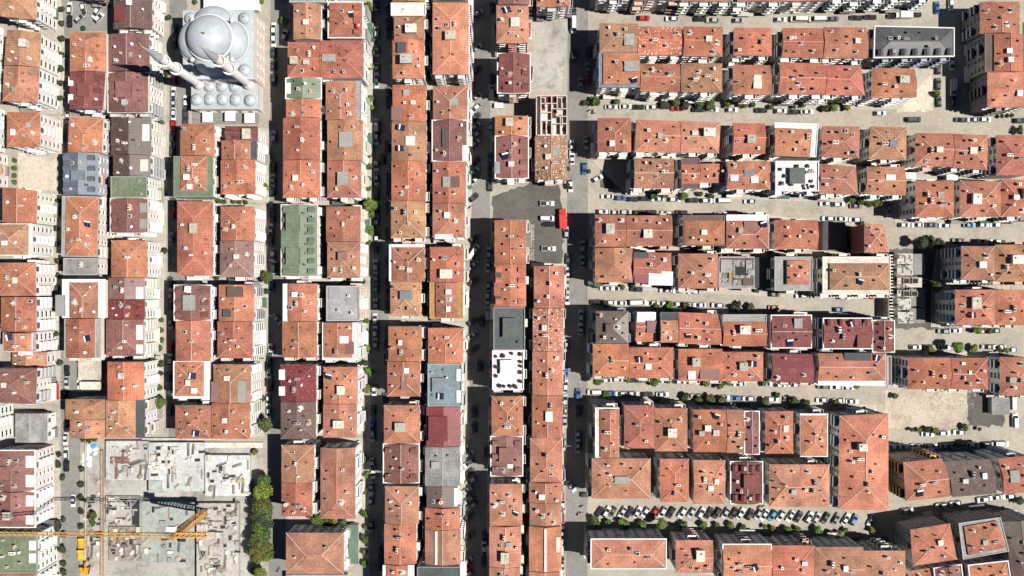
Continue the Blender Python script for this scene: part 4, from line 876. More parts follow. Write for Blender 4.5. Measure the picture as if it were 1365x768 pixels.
# potted plants on the two white roofs
def pot(px, py, z, tone, label):
    p = W(px, py, z); t = empty('roof_planter', (p.x, p.y, z + .003)); rnd = random.Random(int(px * 13 + py))
    b = MB(); b.lathe(0, 0, [(.35, 0), (.55, .55), (.48, .55), (.45, .45), (.02, .45)], 'plain', 12)
    b.build('pot', t, (.3, .1, .06)); s = rnd.uniform(.6, 1.0)
    place('foliage', CM[rnd.randint(0, 4)], t, tone, (0, 0, .55 + s * .45), 0, (s, s, s * .7)); return tag(t, label, 'planter', 'planters on the white roofs')
for i, (x, y) in enumerate([(661, 475), (671, 474), (682, 471), (694, 472), (694, 482), (694, 488), (694, 496), (694, 508), (666, 514), (672, 515), (680, 514.5), (687, 515), (661, 489), (661, 501)]):
    pot(x, y, 15.5, (.13, .045, .03), f"rust-brown potted shrub, {ORD[i + 1]} clockwise round the white flat roof")
for i, (x, y) in enumerate([(1040, 226), (1062, 222), (1076, 222), (1081, 229), (1081, 242), (1083, 249), (1042, 245), (1054, 246), (1046, 235)]):
    pot(x, y, 15.0, (.05, .1, .04) if i % 2 else (.03, .16, .06), f"green potted shrub, {ORD[i + 1]} clockwise round the white roof terrace")

# ------------------------------------------------------------------ vehicles
def rounded(L_, Wd, r, n=4, nose=.06):
    pts = []
    for cx, cy, a0 in ((L_ / 2 - r, -Wd / 2 + r, -PI / 2), (L_ / 2 - r, Wd / 2 - r, 0), (-L_ / 2 + r, Wd / 2 - r, PI / 2), (-L_ / 2 + r, -Wd / 2 + r, PI)):
        for k in range(n + 1): a = a0 + PI / 2 * k / n; pts.append((cx + r * math.cos(a), cy + r * math.sin(a)))
    return pts
def car_meshes(L_, Wd, zh, zr, cab, top):
    """body with tyres and side glass; windscreen; rear window.  cab = base x-range of the cabin, top = roof x-range"""
    b = MB(); r0 = rounded(L_, Wd, .42); k1 = [(x * .985, y * .97) for x, y in r0]
    b.solid([(x * .97, y * .95, .24) for x, y in r0], [(x, y, .52) for x, y in r0], 'paint', cap=False)
    b.solid([(x, y, .52) for x, y in r0], [(x, y * .97, zh - .1) for x, y in k1], 'paint', cap=False, base=False)
    b.solid([(x, y * .97, zh - .1) for x, y in k1], [(x * .95, y * .9, zh) for x, y in k1], 'paint', base=False)
    hb, ht = Wd / 2 * .88, Wd / 2 * .66
    bx0, bx1 = cab; tx0, tx1 = top
    Bq = [(bx0, -hb, zh), (bx1, -hb, zh), (bx1, hb, zh), (bx0, hb, zh)]
    Tq = [(tx0, -ht, zr - .06), (tx1, -ht, zr - .06), (tx1, ht, zr - .06), (tx0, ht, zr - .06)]
    i = len(b.v); b.v += Bq + Tq; kg, kp = b.mi('glass'), b.mi('paint')
    for f, m in (((0, 1, 5, 4), kg), ((2, 3, 7, 6), kg), ((1, 2, 6, 5), kp), ((3, 0, 4, 7), kp)): b.f.append(tuple(i + q for q in f)); b.m.append(m)
    b.solid(Tq, [(x * .96 + .02 * (tx0 + tx1) / 2, y * .9, zr) for x, y, z in Tq], 'paint', base=False)
    for sx in (-1, 1):
        for sy in (-1, 1):
            x0, y0 = sx * L_ * .31, sy * (Wd / 2 - .12); n = 10; j0 = len(b.v); kt = b.mi('tyre')
            for yy in (-.1, .1):
                for j in range(n): a = 2 * PI * j / n; b.v.append((x0 + .31 * math.cos(a), y0 + yy, .31 + .31 * math.sin(a)))
            for j in range(n): b.f.append((j0 + j, j0 + (j + 1) % n, j0 + n + (j + 1) % n, j0 + n + j)); b.m.append(kt)
            b.f.append(tuple(range(j0, j0 + n))); b.m.append(kt); b.f.append(tuple(range(j0 + 2 * n - 1, j0 + n - 1, -1))); b.m.append(kt)
    for sy in (-1, 1):
        b.box(L_ / 2 - .12, sy * (Wd / 2 - .3), .56, .26, .34, .14, 'lamp'); b.box(bx1 - .35, sy * (Wd / 2 + .02), zh - .02, .18, .24, .14, 'paint')
    def pane(p0, p1, p2, p3):
        m = MB(); P = [Vector(p) for p in (p0, p1, p2, p3)]; n = (P[1] - P[0]).cross(P[2] - P[0]).normalized(); c = sum(P, Vector()) / 4
        P = [c + (p - c) * .93 for p in P]; m.solid([p + n * .005 for p in P], [p + n * .03 for p in P], 'glass'); return m
    f = pane(Bq[1], Bq[2], Tq[2], Tq[1]).mesh('windscreen'); r = pane(Bq[3], Bq[0], Tq[0], Tq[3]).mesh('rear_window')
    return b.mesh('body'), f, r
CARM = [car_meshes(4.0, 1.72, .88, 1.48, (-1.92, 1.12), (-1.2, .0)), car_meshes(4.4, 1.75, .88, 1.45, (-1.75, 1.2), (-.9, .1)), car_meshes(4.25, 1.8, .98, 1.62, (-2.08, 1.2), (-1.4, .1))]
VANM = car_meshes(4.9, 1.95, 1.1, 1.95, (-2.4, 1.7), (-2.25, .85)); BIGV = car_meshes(5.9, 2.1, 1.3, 2.5, (-2.9, 2.3), (-2.8, 1.4))
PAINT = dict(w=((.58, .58, .575), 'white'), k=((.011, .011, .013), 'black'), s=((.38, .39, .40), 'silver'), g=((.11, .115, .12), 'dark grey'), r=((.42, .025, .02), 'red'), b=((.03, .11, .3), 'blue'), t=((.35, .24, .14), 'tan'), c=((.02, .22, .3), 'teal'), y=((.6, .36, .02), 'yellow'))
def box_truck(t, c, ln=5.6):
    b = MB(); b.box(-.3, 0, .55, ln, 2.2, .3, 'tyre'); 
    for x in (-ln * .33, ln * .36):
        for y in (-.95, .95):
            j0 = len(b.v); n = 10; k = b.mi('tyre')
            for yy in (-.14, .14):
                for j in range(n): a = 2 * PI * j / n; b.v.append((x + .42 * math.cos(a), y + yy, .42 + .42 * math.sin(a)))
            for j in range(n): b.f.append((j0 + j, j0 + (j + 1) % n, j0 + n + (j + 1) % n, j0 + n + j)); b.m.append(k)
            b.f.append(tuple(range(j0, j0 + n))); b.m.append(k); b.f.append(tuple(range(j0 + 2 * n - 1, j0 + n - 1, -1))); b.m.append(k)
    b.build('chassis', t)
    d = MB(); d.box(-.85, 0, .86, ln - 1.3, 2.3, 1.9, 'paint'); d.box(-.85, 0, 2.765, ln - 1.5, 2.1, .05, 'paint'); d.build('cargo_box', t, c)
    e = MB(); e.box(ln / 2 - .75, 0, .86, 1.3, 2.1, 1.35, 'paint', taper=.9); e.build('cab', t, c)
    f = MB(); f.box(ln / 2 - .13, 0, 1.35, .1, 1.7, .7, 'glass', taper=.95); f.build('windscreen', t)
def pickup(t, c):
    bm, f, r = car_meshes(5.0, 1.85, .95, 1.6, (-.5, 1.3), (-.35, .7)); place('body', bm, t, c); place('windscreen', f, t); place('rear_window', r, t)
    b = MB(); b.box(-1.5, 0, .955, 1.8, 1.5, .06, 'tyre')
    for y in (-.8, .8): b.box(-1.5, y, .955, 1.8, .1, .35, 'paint')
    b.box(-2.36, 0, .955, .1, 1.7, .35, 'paint'); b.build('cargo_bed', t, c)
CROWS = [ # direction, angle deg, where, data
 ('top', 90, 'on the road right of the left-edge column', "92.4,11w 92,28k 90,156w 88.5,494.6k 88.5,510s 86,527k 88.5,567.5k 87,585w 87.8,604.5w 87.8,621k 97,667.7w"),
 ('left', 100, 'in the small parking yards at left', "110.7,11.7w 106,24s@40 127.6,17w@60 131.5,23.4w@45 106,489w 105.5,514w"),
 ('top', 90, 'along the narrow street left of the mosque', "232.5,39k 231.7,56g 231.7,105r 231,124.5w 231,139s 231,153w 230.5,168r 230,182k 229.6,200g 229.6,217g 230.4,271k 229.6,285r 228,318s 226.5,376k 227,393s 227,405k 227,432s 227,462r 226.5,479s 224.5,502k 224.5,522g 226,547k"),
 ('top', 90, 'beside the mosque canopies', "247.5,135w 247,150.5g 247,161.5k"),
 ('top', 90, 'along the street right of the mosque', "364.5,38w 364.5,54w 364,70k 364.5,87k 364,105.5g 364.5,182s 379,47w@75 363.7,222.5g 363.7,239.5s 363,254s 362,276s 363,289k 361,306s 360.5,320k 363,341w@78 364,357V 362,381b 369,425.5s@130 360.5,466w 359,479k 358.5,497s 360,514k 357.5,533.6w 358,550.5w"),
 ('top', 90, 'left kerb right of the large green roof', "502,9k 502,43s 502,68s 502,92s 502,110w 502,167V 501.5,185s 501.6,220s 501.6,239.5s 501.6,258k 501.6,280k 501.6,294s 501.6,320w 500.6,331k 500.6,354s 500.6,370s 500.6,384s 500.3,406s 499.8,425.6w 499.8,442.5s 500.3,458s 498.5,520.6w 497,547g 496.4,565b 496.4,581s 496,619s 497,630w 494.6,651s 494,666s 494,702s"),
 ('top', 90, 'right kerb right of the large green roof', "518,14w 518,31k 518,44k 517.5,123.7w 517.5,137s 516,195g 509.5,212s 517.5,235.6s 517.5,252.5s 517.5,277s 517,311s 516,349k 516.7,377.5s 516.7,391s 516.7,406s 515.4,442.5s 515,459.5k 515,479s 513,532s 508,735s 507.6,745s 507,756w"),
 ('top', 38, 'slanted on the parking avenue', "637,18s 635.5,64s 635.5,92.5k 635.5,129s 633.7,144.5w 634,156g 634,168s 634,180s 633,191s 632.5,215k 631.7,229s 632,241w 631.7,263k 631.7,317.6k 631,336W@55 630.5,353.5s 630.5,375k 630,429k 630,447s 630,466k 639,488k@90 631.7,549k@90 631.7,570k@90 625.5,606s 624.7,617.5w 625.5,630.5k 627.8,641s 624,653s 625,666s 629,674.5s 624.7,689k 624.7,715k 623.4,748s 622,757.5r 623.4,766s"),
 ('top', 90, 'right kerb of the parking avenue', "656,10k 656,105k 656,122S 655,167s 653,211b 653,229k 653,247k 651.8,337s 651,355s 651,383s 650,397s 650,418S 641.6,428k 648,603k 645.5,714g 645.5,729.5w 645,748g"),
 ('top', 0, 'in the dark asphalt lot', "729.4,271P 729.4,291W 731,299k 731.5,331.4P"),
 ('top', 90, 'left kerb of the red truck avenue', "765,32.5W 765,17k 765,74k 762.6,195w 762.7,211w 760.6,248w 755,310s 757,345k 756.7,364.5s 756,383s 756,398w 755,461s 754,496b 754,514w 753.6,533.6s 753,549s 753,563s 752,592.7s 751,633s 761.4,648.7w@125 750,661r 750,676w 749.7,693r 749.7,710s 749,724s 749,740k 749,755s"),
 ('top', 90, 'right kerb of the red truck avenue', "784,91s 774.4,110.7s 785,70k 783.5,107r 781.6,190s 779,225b 777,329s 776.5,349s 775,421s 774.4,438.6s 770.5,526b 771,547k 770.5,581s 770.5,596.6s 782,659.7k@0 796.5,238w@25"),
 ('left', 0, 'along the top street above the slate roof', "858.4,24r 895.4,25w 933,25k 949.6,27s 984.7,27s 1040.7,26w 1065.5,25W 1090,25W 1110.5,25g 1141.8,23.4k 1160.5,22.7k 1190.5,21.6k 1204,20T 1221,19.5k"),
 ('top', 90, 'in the shaded lane right of the slate roof', "1268,6.5w 1249.6,10b 1269.6,86w 1272,116W 1251,91k 1251,112k 1252,135k 1271.7,135k"),
 ('left', 0, 'along the street below the slate roof', "814.7,142.5w 834,142w 850.4,142.7k 869,143w 887,142k 902.7,144.5r 930.6,146k 949.6,146w 975.6,146.6w 1014.7,147k 1041,148w 1057,149k 1076,149w 1173.5,151w 1219,159G 1281,159.6k 1297.8,159.6s 1313.4,159.4w 1360,160.7k"),
 ('left', 0, 'upper kerb below the white roof terrace', "809.5,262w 827,264b 843,265.5k 859.5,264.7k 877,265.5w 899,266w 923.5,267k 942.3,267.6w 962.6,267.3W 999.5,268.6w 1100.5,271.5w 1118,272.5w 1141.4,274.6g 1185,280s@90"),
 ('left', 0, 'lower kerb below the white roof terrace', "803,282.4w 820,283w 834,283s 851,283.7k 868,283.2k 889,284.3w 908.4,283.7k 960.5,285.8w 1104,291.5w 1122,292w 1139.6,293w"),
 ('left', 0, 'on the street above the building skeleton', "1206,300w 1223.5,300w 1242,300k 1259.5,301w 1292.5,300c 1311,300w 1327,300w 1343,295k 1359,292k 1277.7,321k 1312,322w 1328,322w"),
 ('left', 0, 'upper kerb below the grey ruined roof', "808,384.4w 824,384.7w 848.5,385.7k 887.6,387w 905,388w 924.6,389w 1033,392.5g 1068.5,394.3w 1089,394.8w 1125,396w 1161.5,395.6r"),
 ('left', 0, 'lower kerb below the grey ruined roof', "794.6,402.7k 811,403.4w 827,404w 850.6,403.4W 869.4,404w 886.3,404.7w 901,405.3w 916,405.8w 932.6,406.8w 956.6,407.3w 1032.6,410.5t 1119,413b"),
 ('left', 0, 'upper kerb above the rubble lot houses', "1258,441.7k 1274,441w 1311,442r 1326,441k"),
 ('left', 0, 'lower kerb above the rubble lot houses', "1221,463w 1238.6,463k 1259.5,463w 1317,462.5k 1333,462.8w 1348,466.5w"),
 ('left', 0, 'upper kerb below the crimson gable', "809.5,507w 824,506w 844.6,507k 860,507g 889.4,508w 907,509w 923.5,509.4w 986,512w 1021.6,512w 1041,513.3w 1058,513.3w 1097,515.4k 1114,516w 1131,516.7w"),
 ('left', 0, 'lower kerb below the crimson gable', "792.6,523W 811.5,524.5b 827.7,525w 843.9,525w 863,526k 883,526w 929.3,528.4s 965,530w 980.8,531b 998,531.6w 1030,532.3w 1053,531.8g 1095.8,533.6w 1118,534.4w 1136,535.5w"),
 ('left', 0, 'upper kerb below the rubble lot', "1237,579w 1258.7,577.6w 1278.7,576.6w"),
 ('left', 0, 'lower kerb below the rubble lot', "1189.7,596s 1206.6,596s 1222.8,594.8w 1241.8,595.3s 1261.8,594.8s 1279,594k 1297.8,593.3w 1317.3,592.7k 1336,592W"),
 ('left', 90, 'at the right end of the rubble lot', "1350.6,535W 1354.5,561W"),
 ('left', 8, 'along the slanted street at lower right', "1209.7,680.8s 1255.6,674s 1274.3,671.4w 1310.8,666s 1327.7,663.6s 1344.6,661.8w"),
]
xs1 = list(zip((799, 808.7, 816.5, 830, 839, 850, 860.5, 872.8, 883.2, 894.7, 909.7, 922, 935, 945.4, 956, 967.5, 978.2, 987.8), 'kwgwkwwrwkwswkkskw'))
xs2 = list(zip((1000, 1011, 1019, 1030, 1041, 1054, 1065, 1079, 1089, 1101, 1115, 1128, 1139, 1162), 'kswcwwkwskgwbs'))
pk = ' '.join(f"{x},{682.5 + (x - 800) * .012:.1f}{c}" for x, c in xs1) + ' ' + ' '.join(f"{x},{685.5 + (x - 990) * .05:.1f}{c}" for x, c in xs2)
CROWS.append(('left', 57, 'in the angled parking row', pk))
proto = {}
def add_vehicle(px, py, code, ang, label):
    rnd = random.Random(int(px * 77 + py * 13))
    kind, pc = {'V': ('van', 's'), 'W': ('van', 'w'), 'S': ('van', 's'), 'G': ('van', 'k'), 'P': ('pickup', 'w'), 'T': ('truck', 'w')}.get(code, ('car', code))
    p = W(px, py, 1.0 if kind == 'car' else 1.5); z = .137 if onpave(p) else .017
    f_ = rnd.uniform(.85, 1.1); c = [x * f_ * rnd.uniform(.985, 1.015) for x in PAINT[pc][0]]; a = math.radians(ang + rnd.uniform(-2, 2)) + (PI if rnd.random() < .5 else 0)
    t = empty({'car': 'parked_car', 'van': 'parked_van', 'pickup': 'pickup_truck', 'truck': 'box_truck'}[kind], (p.x, p.y, z), a)
    if kind == 'car':
        bm, f, r = rnd.choice(CARM); place('body', bm, t, c); place('windscreen', f, t); place('rear_window', r, t)
    elif kind == 'van':
        bm, f, r = BIGV if code == 'W' and rnd.random() < .5 else VANM; place('body', bm, t, c); place('windscreen', f, t); place('rear_window', r, t)
    elif kind == 'pickup': pickup(t, c)
    else: box_truck(t, c)
    return tag(t, label, kind, {'car': 'cars parked along the streets', 'van': 'vans parked along the streets', 'pickup': 'pickup trucks', 'truck': 'box trucks'}[kind])
ncar = 0; DARK = []
SHADED = ('along the narrow street left of the mosque', 'along the street right of the mosque', 'left kerb right of the large green roof', 'right kerb right of the large green roof', 'slanted on the parking avenue',
          'right kerb of the parking avenue', 'left kerb of the red truck avenue', 'right kerb of the red truck avenue', 'in the shaded lane right of the slate roof', 'beside the mosque canopies')
for d, ang, where, data in CROWS:
    it = []
    for tok in data.split():
        m_ = re.match(r'([\d.]+),([\d.]+)([a-zA-Z])(?:@(\d+))?$', tok); it.append((float(m_[1]), float(m_[2]), m_[3], float(m_[4]) if m_[4] else ang))
    it.sort(key=lambda t: t[0] if d == 'left' else t[1])
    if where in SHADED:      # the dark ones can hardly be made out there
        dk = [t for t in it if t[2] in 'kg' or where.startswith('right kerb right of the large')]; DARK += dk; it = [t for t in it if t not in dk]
    key = lambda t: {'V': 'silver van', 'W': 'white van', 'S': 'silver van', 'G': 'black van', 'P': 'white pickup', 'T': 'white box truck'}.get(t[2]) or PAINT[t[2]][1] + ' car'
    tot = {}; cnt = {}
    for t in it: tot[key(t)] = tot.get(key(t), 0) + 1
    for t in it:
        k = key(t); cnt[k] = cnt.get(k, 0) + 1
        lab = f"{ORD[cnt[k]]} {k} from {d} {where}" if tot[k] > 1 else f"only {k} {where}"
        add_vehicle(t[0], t[1], t[2], t[3], lab); ncar += t[2].islower()
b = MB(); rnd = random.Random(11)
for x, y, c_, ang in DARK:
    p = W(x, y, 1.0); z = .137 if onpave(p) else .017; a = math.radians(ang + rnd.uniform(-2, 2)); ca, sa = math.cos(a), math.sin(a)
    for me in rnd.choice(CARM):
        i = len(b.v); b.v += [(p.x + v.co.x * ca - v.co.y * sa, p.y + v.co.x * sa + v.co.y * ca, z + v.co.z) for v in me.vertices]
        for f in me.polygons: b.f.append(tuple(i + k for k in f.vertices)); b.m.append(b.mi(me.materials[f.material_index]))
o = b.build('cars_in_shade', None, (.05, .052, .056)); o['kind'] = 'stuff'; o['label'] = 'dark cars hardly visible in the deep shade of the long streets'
print('cars', ncar, len(DARK))

# red truck
def wheel_pair(b, x, hw, r=.5):
    for y in (-hw, hw):
        j0 = len(b.v); n = 12; k = b.mi('tyre')
        for yy in (-.15, .15):
            for j in range(n): a = 2 * PI * j / n; b.v.append((x + r * math.cos(a), y + yy, r + r * math.sin(a)))
        for j in range(n): b.f.append((j0 + j, j0 + (j + 1) % n, j0 + n + (j + 1) % n, j0 + n + j)); b.m.append(k)
        b.f.append(tuple(range(j0, j0 + n))); b.m.append(k); b.f.append(tuple(range(j0 + 2 * n - 1, j0 + n - 1, -1))); b.m.append(k)
p = W(750.5, 291.5, 3); t = empty('tipper_truck', (p.x, p.y, .02), math.radians(93))
tag(t, 'large red truck parked at the edge of the dark asphalt lot', 'truck')
b = MB(); b.box(0, 0, .6, 6.6, 1.2, .3, 'tyre'); [wheel_pair(b, x, 1.0) for x in (-2.3, -1.1, 2.3)]; b.build('chassis', t)
b = MB(); b.box(-.85, 0, .95, 5.0, 2.5, 1.75, 'paint'); b.box(-.85, 0, 2.703, 4.6, 2.15, .05, 'canvas'); b.build('cargo_box', t, (.55, .03, .025))
b = MB(); b.box(2.55, 0, .95, 1.6, 2.4, 1.6, 'paint', taper=.9); b.build('cab', t, (.5, .025, .02))
b = MB(); b.box(3.36, 0, 1.55, .1, 2.0, .75, 'glass'); b.build('windscreen', t)

# motorcycles
def motorcycle(px, py, ang, label):
    p = W(px, py, .6); t = empty('motorcycle', (p.x, p.y, .137 if onpave(p) else .012), math.radians(ang))
    b = MB()
    for x in (-.65, .65):
        j0 = len(b.v); n = 14; k = b.mi('tyre')
        for yy in (-.07, .07):
            for r in (.31, .2):
                for j in range(n): a = 2 * PI * j / n; b.v.append((x + r * math.cos(a), yy, .31 + r * math.sin(a)))
        for j in range(n):
            j2 = (j + 1) % n
            for A, B in ((0, 1), (1, 3), (3, 2), (2, 0)): b.f.append((j0 + A * n + j, j0 + A * n + j2, j0 + B * n + j2, j0 + B * n + j)); b.m.append(k)
    b.bar((.65, 0, .31), (.4, 0, .95), .07, 'tyre'); b.bar((-.65, 0, .31), (0, 0, .45), .1, 'tyre'); b.build('frame', t)
    b = MB(); b.box(.12, 0, .55, .55, .34, .34, 'paint', taper=.8); b.build('tank', t, random.choice([(.3, .02, .02), (.02, .02, .025), (.03, .08, .25)]))
    b = MB(); b.box(-.42, 0, .62, .75, .3, .14, 'tyre', taper=.9); b.build('seat', t)
    b = MB(); b.bar((.42, -.4, 1.0), (.42, .4, 1.0), .05, 'frame'); b.build('handlebar', t); return tag(t, label, 'motorcycle', 'parked motorcycles')
for i, (x, y, a, l) in enumerate([(786, 147, 30, 'motorcycle nearest the kerb corner opposite the unfinished house'), (790.5, 148.5, 70, 'motorcycle behind another at the corner opposite the unfinished house'), (792, 151, 10, 'lowest motorcycle at the corner opposite the unfinished house'),
                                  (775.5, 675, 20, 'upper motorcycle of three at the crossing left of the angled parking'), (771, 685, 50, 'lower left motorcycle of three left of the angled parking'), (774, 684, 10, 'lower right motorcycle of three left of the angled parking'), (627, 276, 40, 'motorcycle parked on the sunlit avenue patch by the asphalt lot'),
                                  (1012.5, 676, 40, 'motorcycle on the sunlit road below the maroon dormer roof'), (1016.5, 675.5, 10, 'motorcycle beside a green bin below the maroon dormer roof'), (371, 760, 60, 'motorcycle in the shaded lane beside the olive park tree')]):
    motorcycle(x, y, a, l)

# ------------------------------------------------------------------ mosque
LEAD = (.38, .42, .45); STONE = (.70, .63, .56); WHITE = (.80, .79, .77)
mc = W(291.5, 60, 15.2); mq = empty('mosque', (mc.x, mc.y, 0))
tag(mq, 'mosque with pale lead domes and two tall white minarets', 'mosque')
hx, hy = 93 / 2 * S * .9566, 90 / 2 * S * .9566
b = MB(); b.box(0, 0, 0, hx * 2, hy * 2, 15, 'plaster'); b.build('prayer_hall', mq, (.74, .62, .55))
b = MB(); b.box(0, 0, 15.003, hx * 2 + .5, hy * 2 + .5, .3, 'lead'); b.build('roof', mq, LEAD)
WINM = WINS[2]
for k in range(6):
    for f, z in enumerate((2.2, 6.2, 10.4)):
        place('window', WINM, mq, None, (hx + .004, -hy + 2 + k * (hy * 2 - 4) / 5, z), -PI / 2)
for k in range(6):
    for z in (6.2, 10.4): place('window', WINM, mq, None, (-hx + 2 + k * (hx * 2 - 4) / 5, -hy - .004, z), PI)
dcx, dcy = -1.3, 1.0; DR = 7.3
b = MB(); b.lathe(dcx, dcy, [(DR + .5, 15.3), (DR + .5, 17.5), (DR + .1, 17.6), (DR + .1, 20.2), (DR + .45, 20.3), (DR + .45, 20.8), (DR - .1, 20.85)], 'plaster', 40); drum = b.build('drum', mq, (.56, .575, .58))
b = MB(); n = 10; b.lathe(dcx, dcy, [(DR * math.cos(PI / 2 * k / n), 20.8 + 5.6 * math.sin(PI / 2 * k / n)) for k in range(n + 1)], 'lead', 48); dome = b.build('dome', mq, LEAD, True)
b = MB(); b.lathe(dcx, dcy, [(.3, 26.3), (.12, 26.9), (.3, 27.2), (.08, 27.5), (.2, 27.8), (.02, 28.9)], 'plain', 10); b.build('finial', dome, (.45, .34, .12), True)
for k in range(16):
    a = 2 * PI * k / 16; place('window', WINM, drum, None, (dcx + (DR + .104) * math.cos(a), dcy + (DR + .104) * math.sin(a), 18.0), a - PI / 2)
def semi(ang, off, r, rd, z, rise):
    b = MB(); n = 8; cx, cy = dcx + off * math.cos(ang), dcy + off * math.sin(ang); ca, sa = math.cos(ang), math.sin(ang); i = len(b.v); m_ = 22
    for p_ in range(n + 1):
        e = PI / 2 * p_ / n
        for j in range(m_ + 1):
            a = -PI / 2 + PI * j / m_; x = rd * math.cos(a) * math.cos(e); y = r * math.sin(a) * math.cos(e); b.v.append((cx + x * ca - y * sa, cy + x * sa + y * ca, z + rise * math.sin(e)))
    k = b.mi('lead')
    for p_ in range(n):
        for j in range(m_): b.f.append((i + p_ * (m_ + 1) + j, i + p_ * (m_ + 1) + j + 1, i + (p_ + 1) * (m_ + 1) + j + 1, i + (p_ + 1) * (m_ + 1) + j)); b.m.append(k)
    d = b.build('semi_dome', mq, LEAD, True)
    b = MB()  # pale stone rim and base ring
    pts = [(cx + (rd + .15) * math.cos(a) * ca - (r + .15) * math.sin(a) * sa, cy + (rd + .15) * math.cos(a) * sa + (r + .15) * math.sin(a) * ca) for a in [-PI / 2 + PI * j / 22 for j in range(23)]]
    for j in range(22): b.bar((*pts[j], z - .4), (*pts[j + 1], z - .4), .3, 'plaster', .8)
    b.build('rim', d, (.52, .54, .55))
for a in (0, PI / 2, PI, -PI / 2): semi(a, 6.1, 6.6, 5.4, 16.3, 4.2)
def small_dome(par, x, y, r, z, name='corner_dome'):
    b = MB(); b.lathe(x, y, [(r + .25, z - .6), (r + .25, z), (r, z + .02)], 'plaster', 20); b.lathe(x, y, [(r * math.cos(PI / 2 * k / 6), z + r * .75 * math.sin(PI / 2 * k / 6)) for k in range(7)], 'lead', 20)
    d = b.build(name, par, LEAD, True); e = MB(); e.lathe(x, y, [(.12, z + r * .72), (.05, z + r * .75 + .5), (.14, z + r * .75 + .7), (.02, z + r * .75 + 1.3)], 'plain', 8)
    e.build('finial', d, (.4, .3, .12), True)
for sx in (-1, 1):
    for sy in (-1, 1): small_dome(mq, sx * (hx - 2.6), sy * (hy - 2.6), 2.0, 15.9)
for sx in (-1, 1):
    for sy in (-1, 1):
        b = MB(); b.lathe(dcx + sx * 6.5, dcy + sy * 6.5, [(.75, 15.3), (.75, 18.4), (.9, 18.5), (.02, 19.8)], 'plaster', 8); b.build('buttress_turret', mq, (.66, .64, .6))
# portico in front
pc = W(299.5, 126, 7.5); ox, oy = pc.x - mc.x, pc.y - mc.y
pt = MB(); pt.box(ox, oy, 0, 88 * S * .978, 38 * S * .978, 7.2, 'plaster'); portico = pt.build('portico', mq, (.66, .62, .56)); pr_ = MB(); pr_.box(ox, oy, 7.203, 88 * S * .978 + .4, 38 * S * .978 + .4, .25, 'lead'); pr_.build('portico_roof', portico, (.36, .375, .38))
for x, y in ((263, 133), (280, 132.5), (297, 132.5), (314.5, 133), (334, 134), (280, 115), (296.5, 115), (313, 115)):
    w_ = W(x, y, 8); small_dome(portico, w_.x - mc.x, w_.y - mc.y, 2.05, 7.9, 'portico_dome')
for k in range(6): place('window', WINS[1], portico, None, (ox - 9 + k * 3.6, oy - 19 * S * .978 - .004, 1.6), PI)
for mx in (-105.9, -89.2):
    x, y = mx - mc.x, 69.1 - mc.y
    b = MB(); b.lathe(x, y, [(1.9, 0), (1.9, 9), (1.35, 11), (1.35, 31), (1.22, 32.6), (1.22, 42), (1.1, 43.4), (1.1, 47.6)], 'plaster', 18); mi = b.build('minaret', mq, WHITE, False)
    for z, r in ((31, 2.0), (41.6, 1.85)):
        b = MB(); b.lathe(x, y, [(1.3, z - 1.2), (r, z), (r, z + 1.15), (r - .18, z + 1.15), (r - .18, z + .1), (1.1, z + .1)], 'plaster', 18); b.build('gallery', mi, WHITE)
    b = MB(); b.lathe(x, y, [(1.38, 47.4), (1.38, 47.7), (.12, 60.2), (.02, 60.3)], 'lead', 18); sp = b.build('spire', mi, (.36, .38, .41))
    b = MB(); b.lathe(x, y, [(.25, 60.1), (.08, 60.8), (.22, 61.2), (.02, 62.4)], 'plain', 8); b.build('finial', sp, (.5, .38, .12))
b = MB(); b.box(0, 0, 0, 70 * S, 14 * S * 1.4, 4.5, 'plaster'); b.box(0, 0, 4.503, 70 * S + .4, 14 * S * 1.4 + .4, .2, 'canvas')
q = W(308, 3, 4.5); t = empty('annex_hall', (q.x, q.y, 0)); b.build('hall', t, (.82, .8, .76)); tag(t, 'long white flat-topped hall behind the mosque', 'building')
for i, (x, y) in enumerate(((276, 156), (306, 154.5), (332, 157))):
    p = W(x, y, 3); t = empty('canopy', (p.x, p.y, .02)); b = MB()
    b.solid([(-1.8, -1.7, 2.5), (1.8, -1.7, 2.5), (1.8, 1.7, 2.5), (-1.8, 1.7, 2.5)], [(-.2, -.2, 3.3), (.2, -.2, 3.3), (.2, .2, 3.3), (-.2, .2, 3.3)], 'canvas'); b.build('canopy_top', t, (.82, .8, .76))
    for sx in (-1.7, 1.7):
        for sy in (-1.6, 1.6): b = MB(); b.box(sx, sy, 0, .1, .1, 2.5, 'frame'); b.build('post', t)
    tag(t, ('left', 'middle', 'right')[i] + ' white square canopy in the courtyard below the mosque portico', 'canopy', 'courtyard canopies')

# ------------------------------------------------------------------ unfinished house with open rooms
h = 11.0; q = [W(715, 127, h + 2), W(757, 127, h + 2), W(756, 181, h + 2), (W(713, 181, h + 2))]; ctr = sum(q, Vector((0, 0))) / 4
t = empty('unfinished_house', (ctr.x, ctr.y, 0)); tag(t, 'roofless unfinished house with white floors and open brick rooms', 'building')
wx, wy = (q[1] - q[0]).length, (q[3] - q[0]).length
b = MB(); b.box(0, 0, 0, wx - .6, wy - .3, h - .2, 'plaster'); b.build('wall', t, (.55, .45, .38))
b = MB(); b.box(0, 0, h - .197, wx, wy, .2, 'concrete'); b.build('floor_slab', t, (.52, .48, .44))
def part(x0, y0, x1, y1, c=(.55, .44, .38)):
    b = MB(); cx, cy = (x0 + x1) / 2, (y0 + y1) / 2; b.box((cx - .5) * wx, (.5 - cy) * wy, h + .006, max(abs(x1 - x0) * wx, .28), max(abs(y1 - y0) * wy, .28), 2.0, 'concrete')
    b.build('partition_wall', t, c)
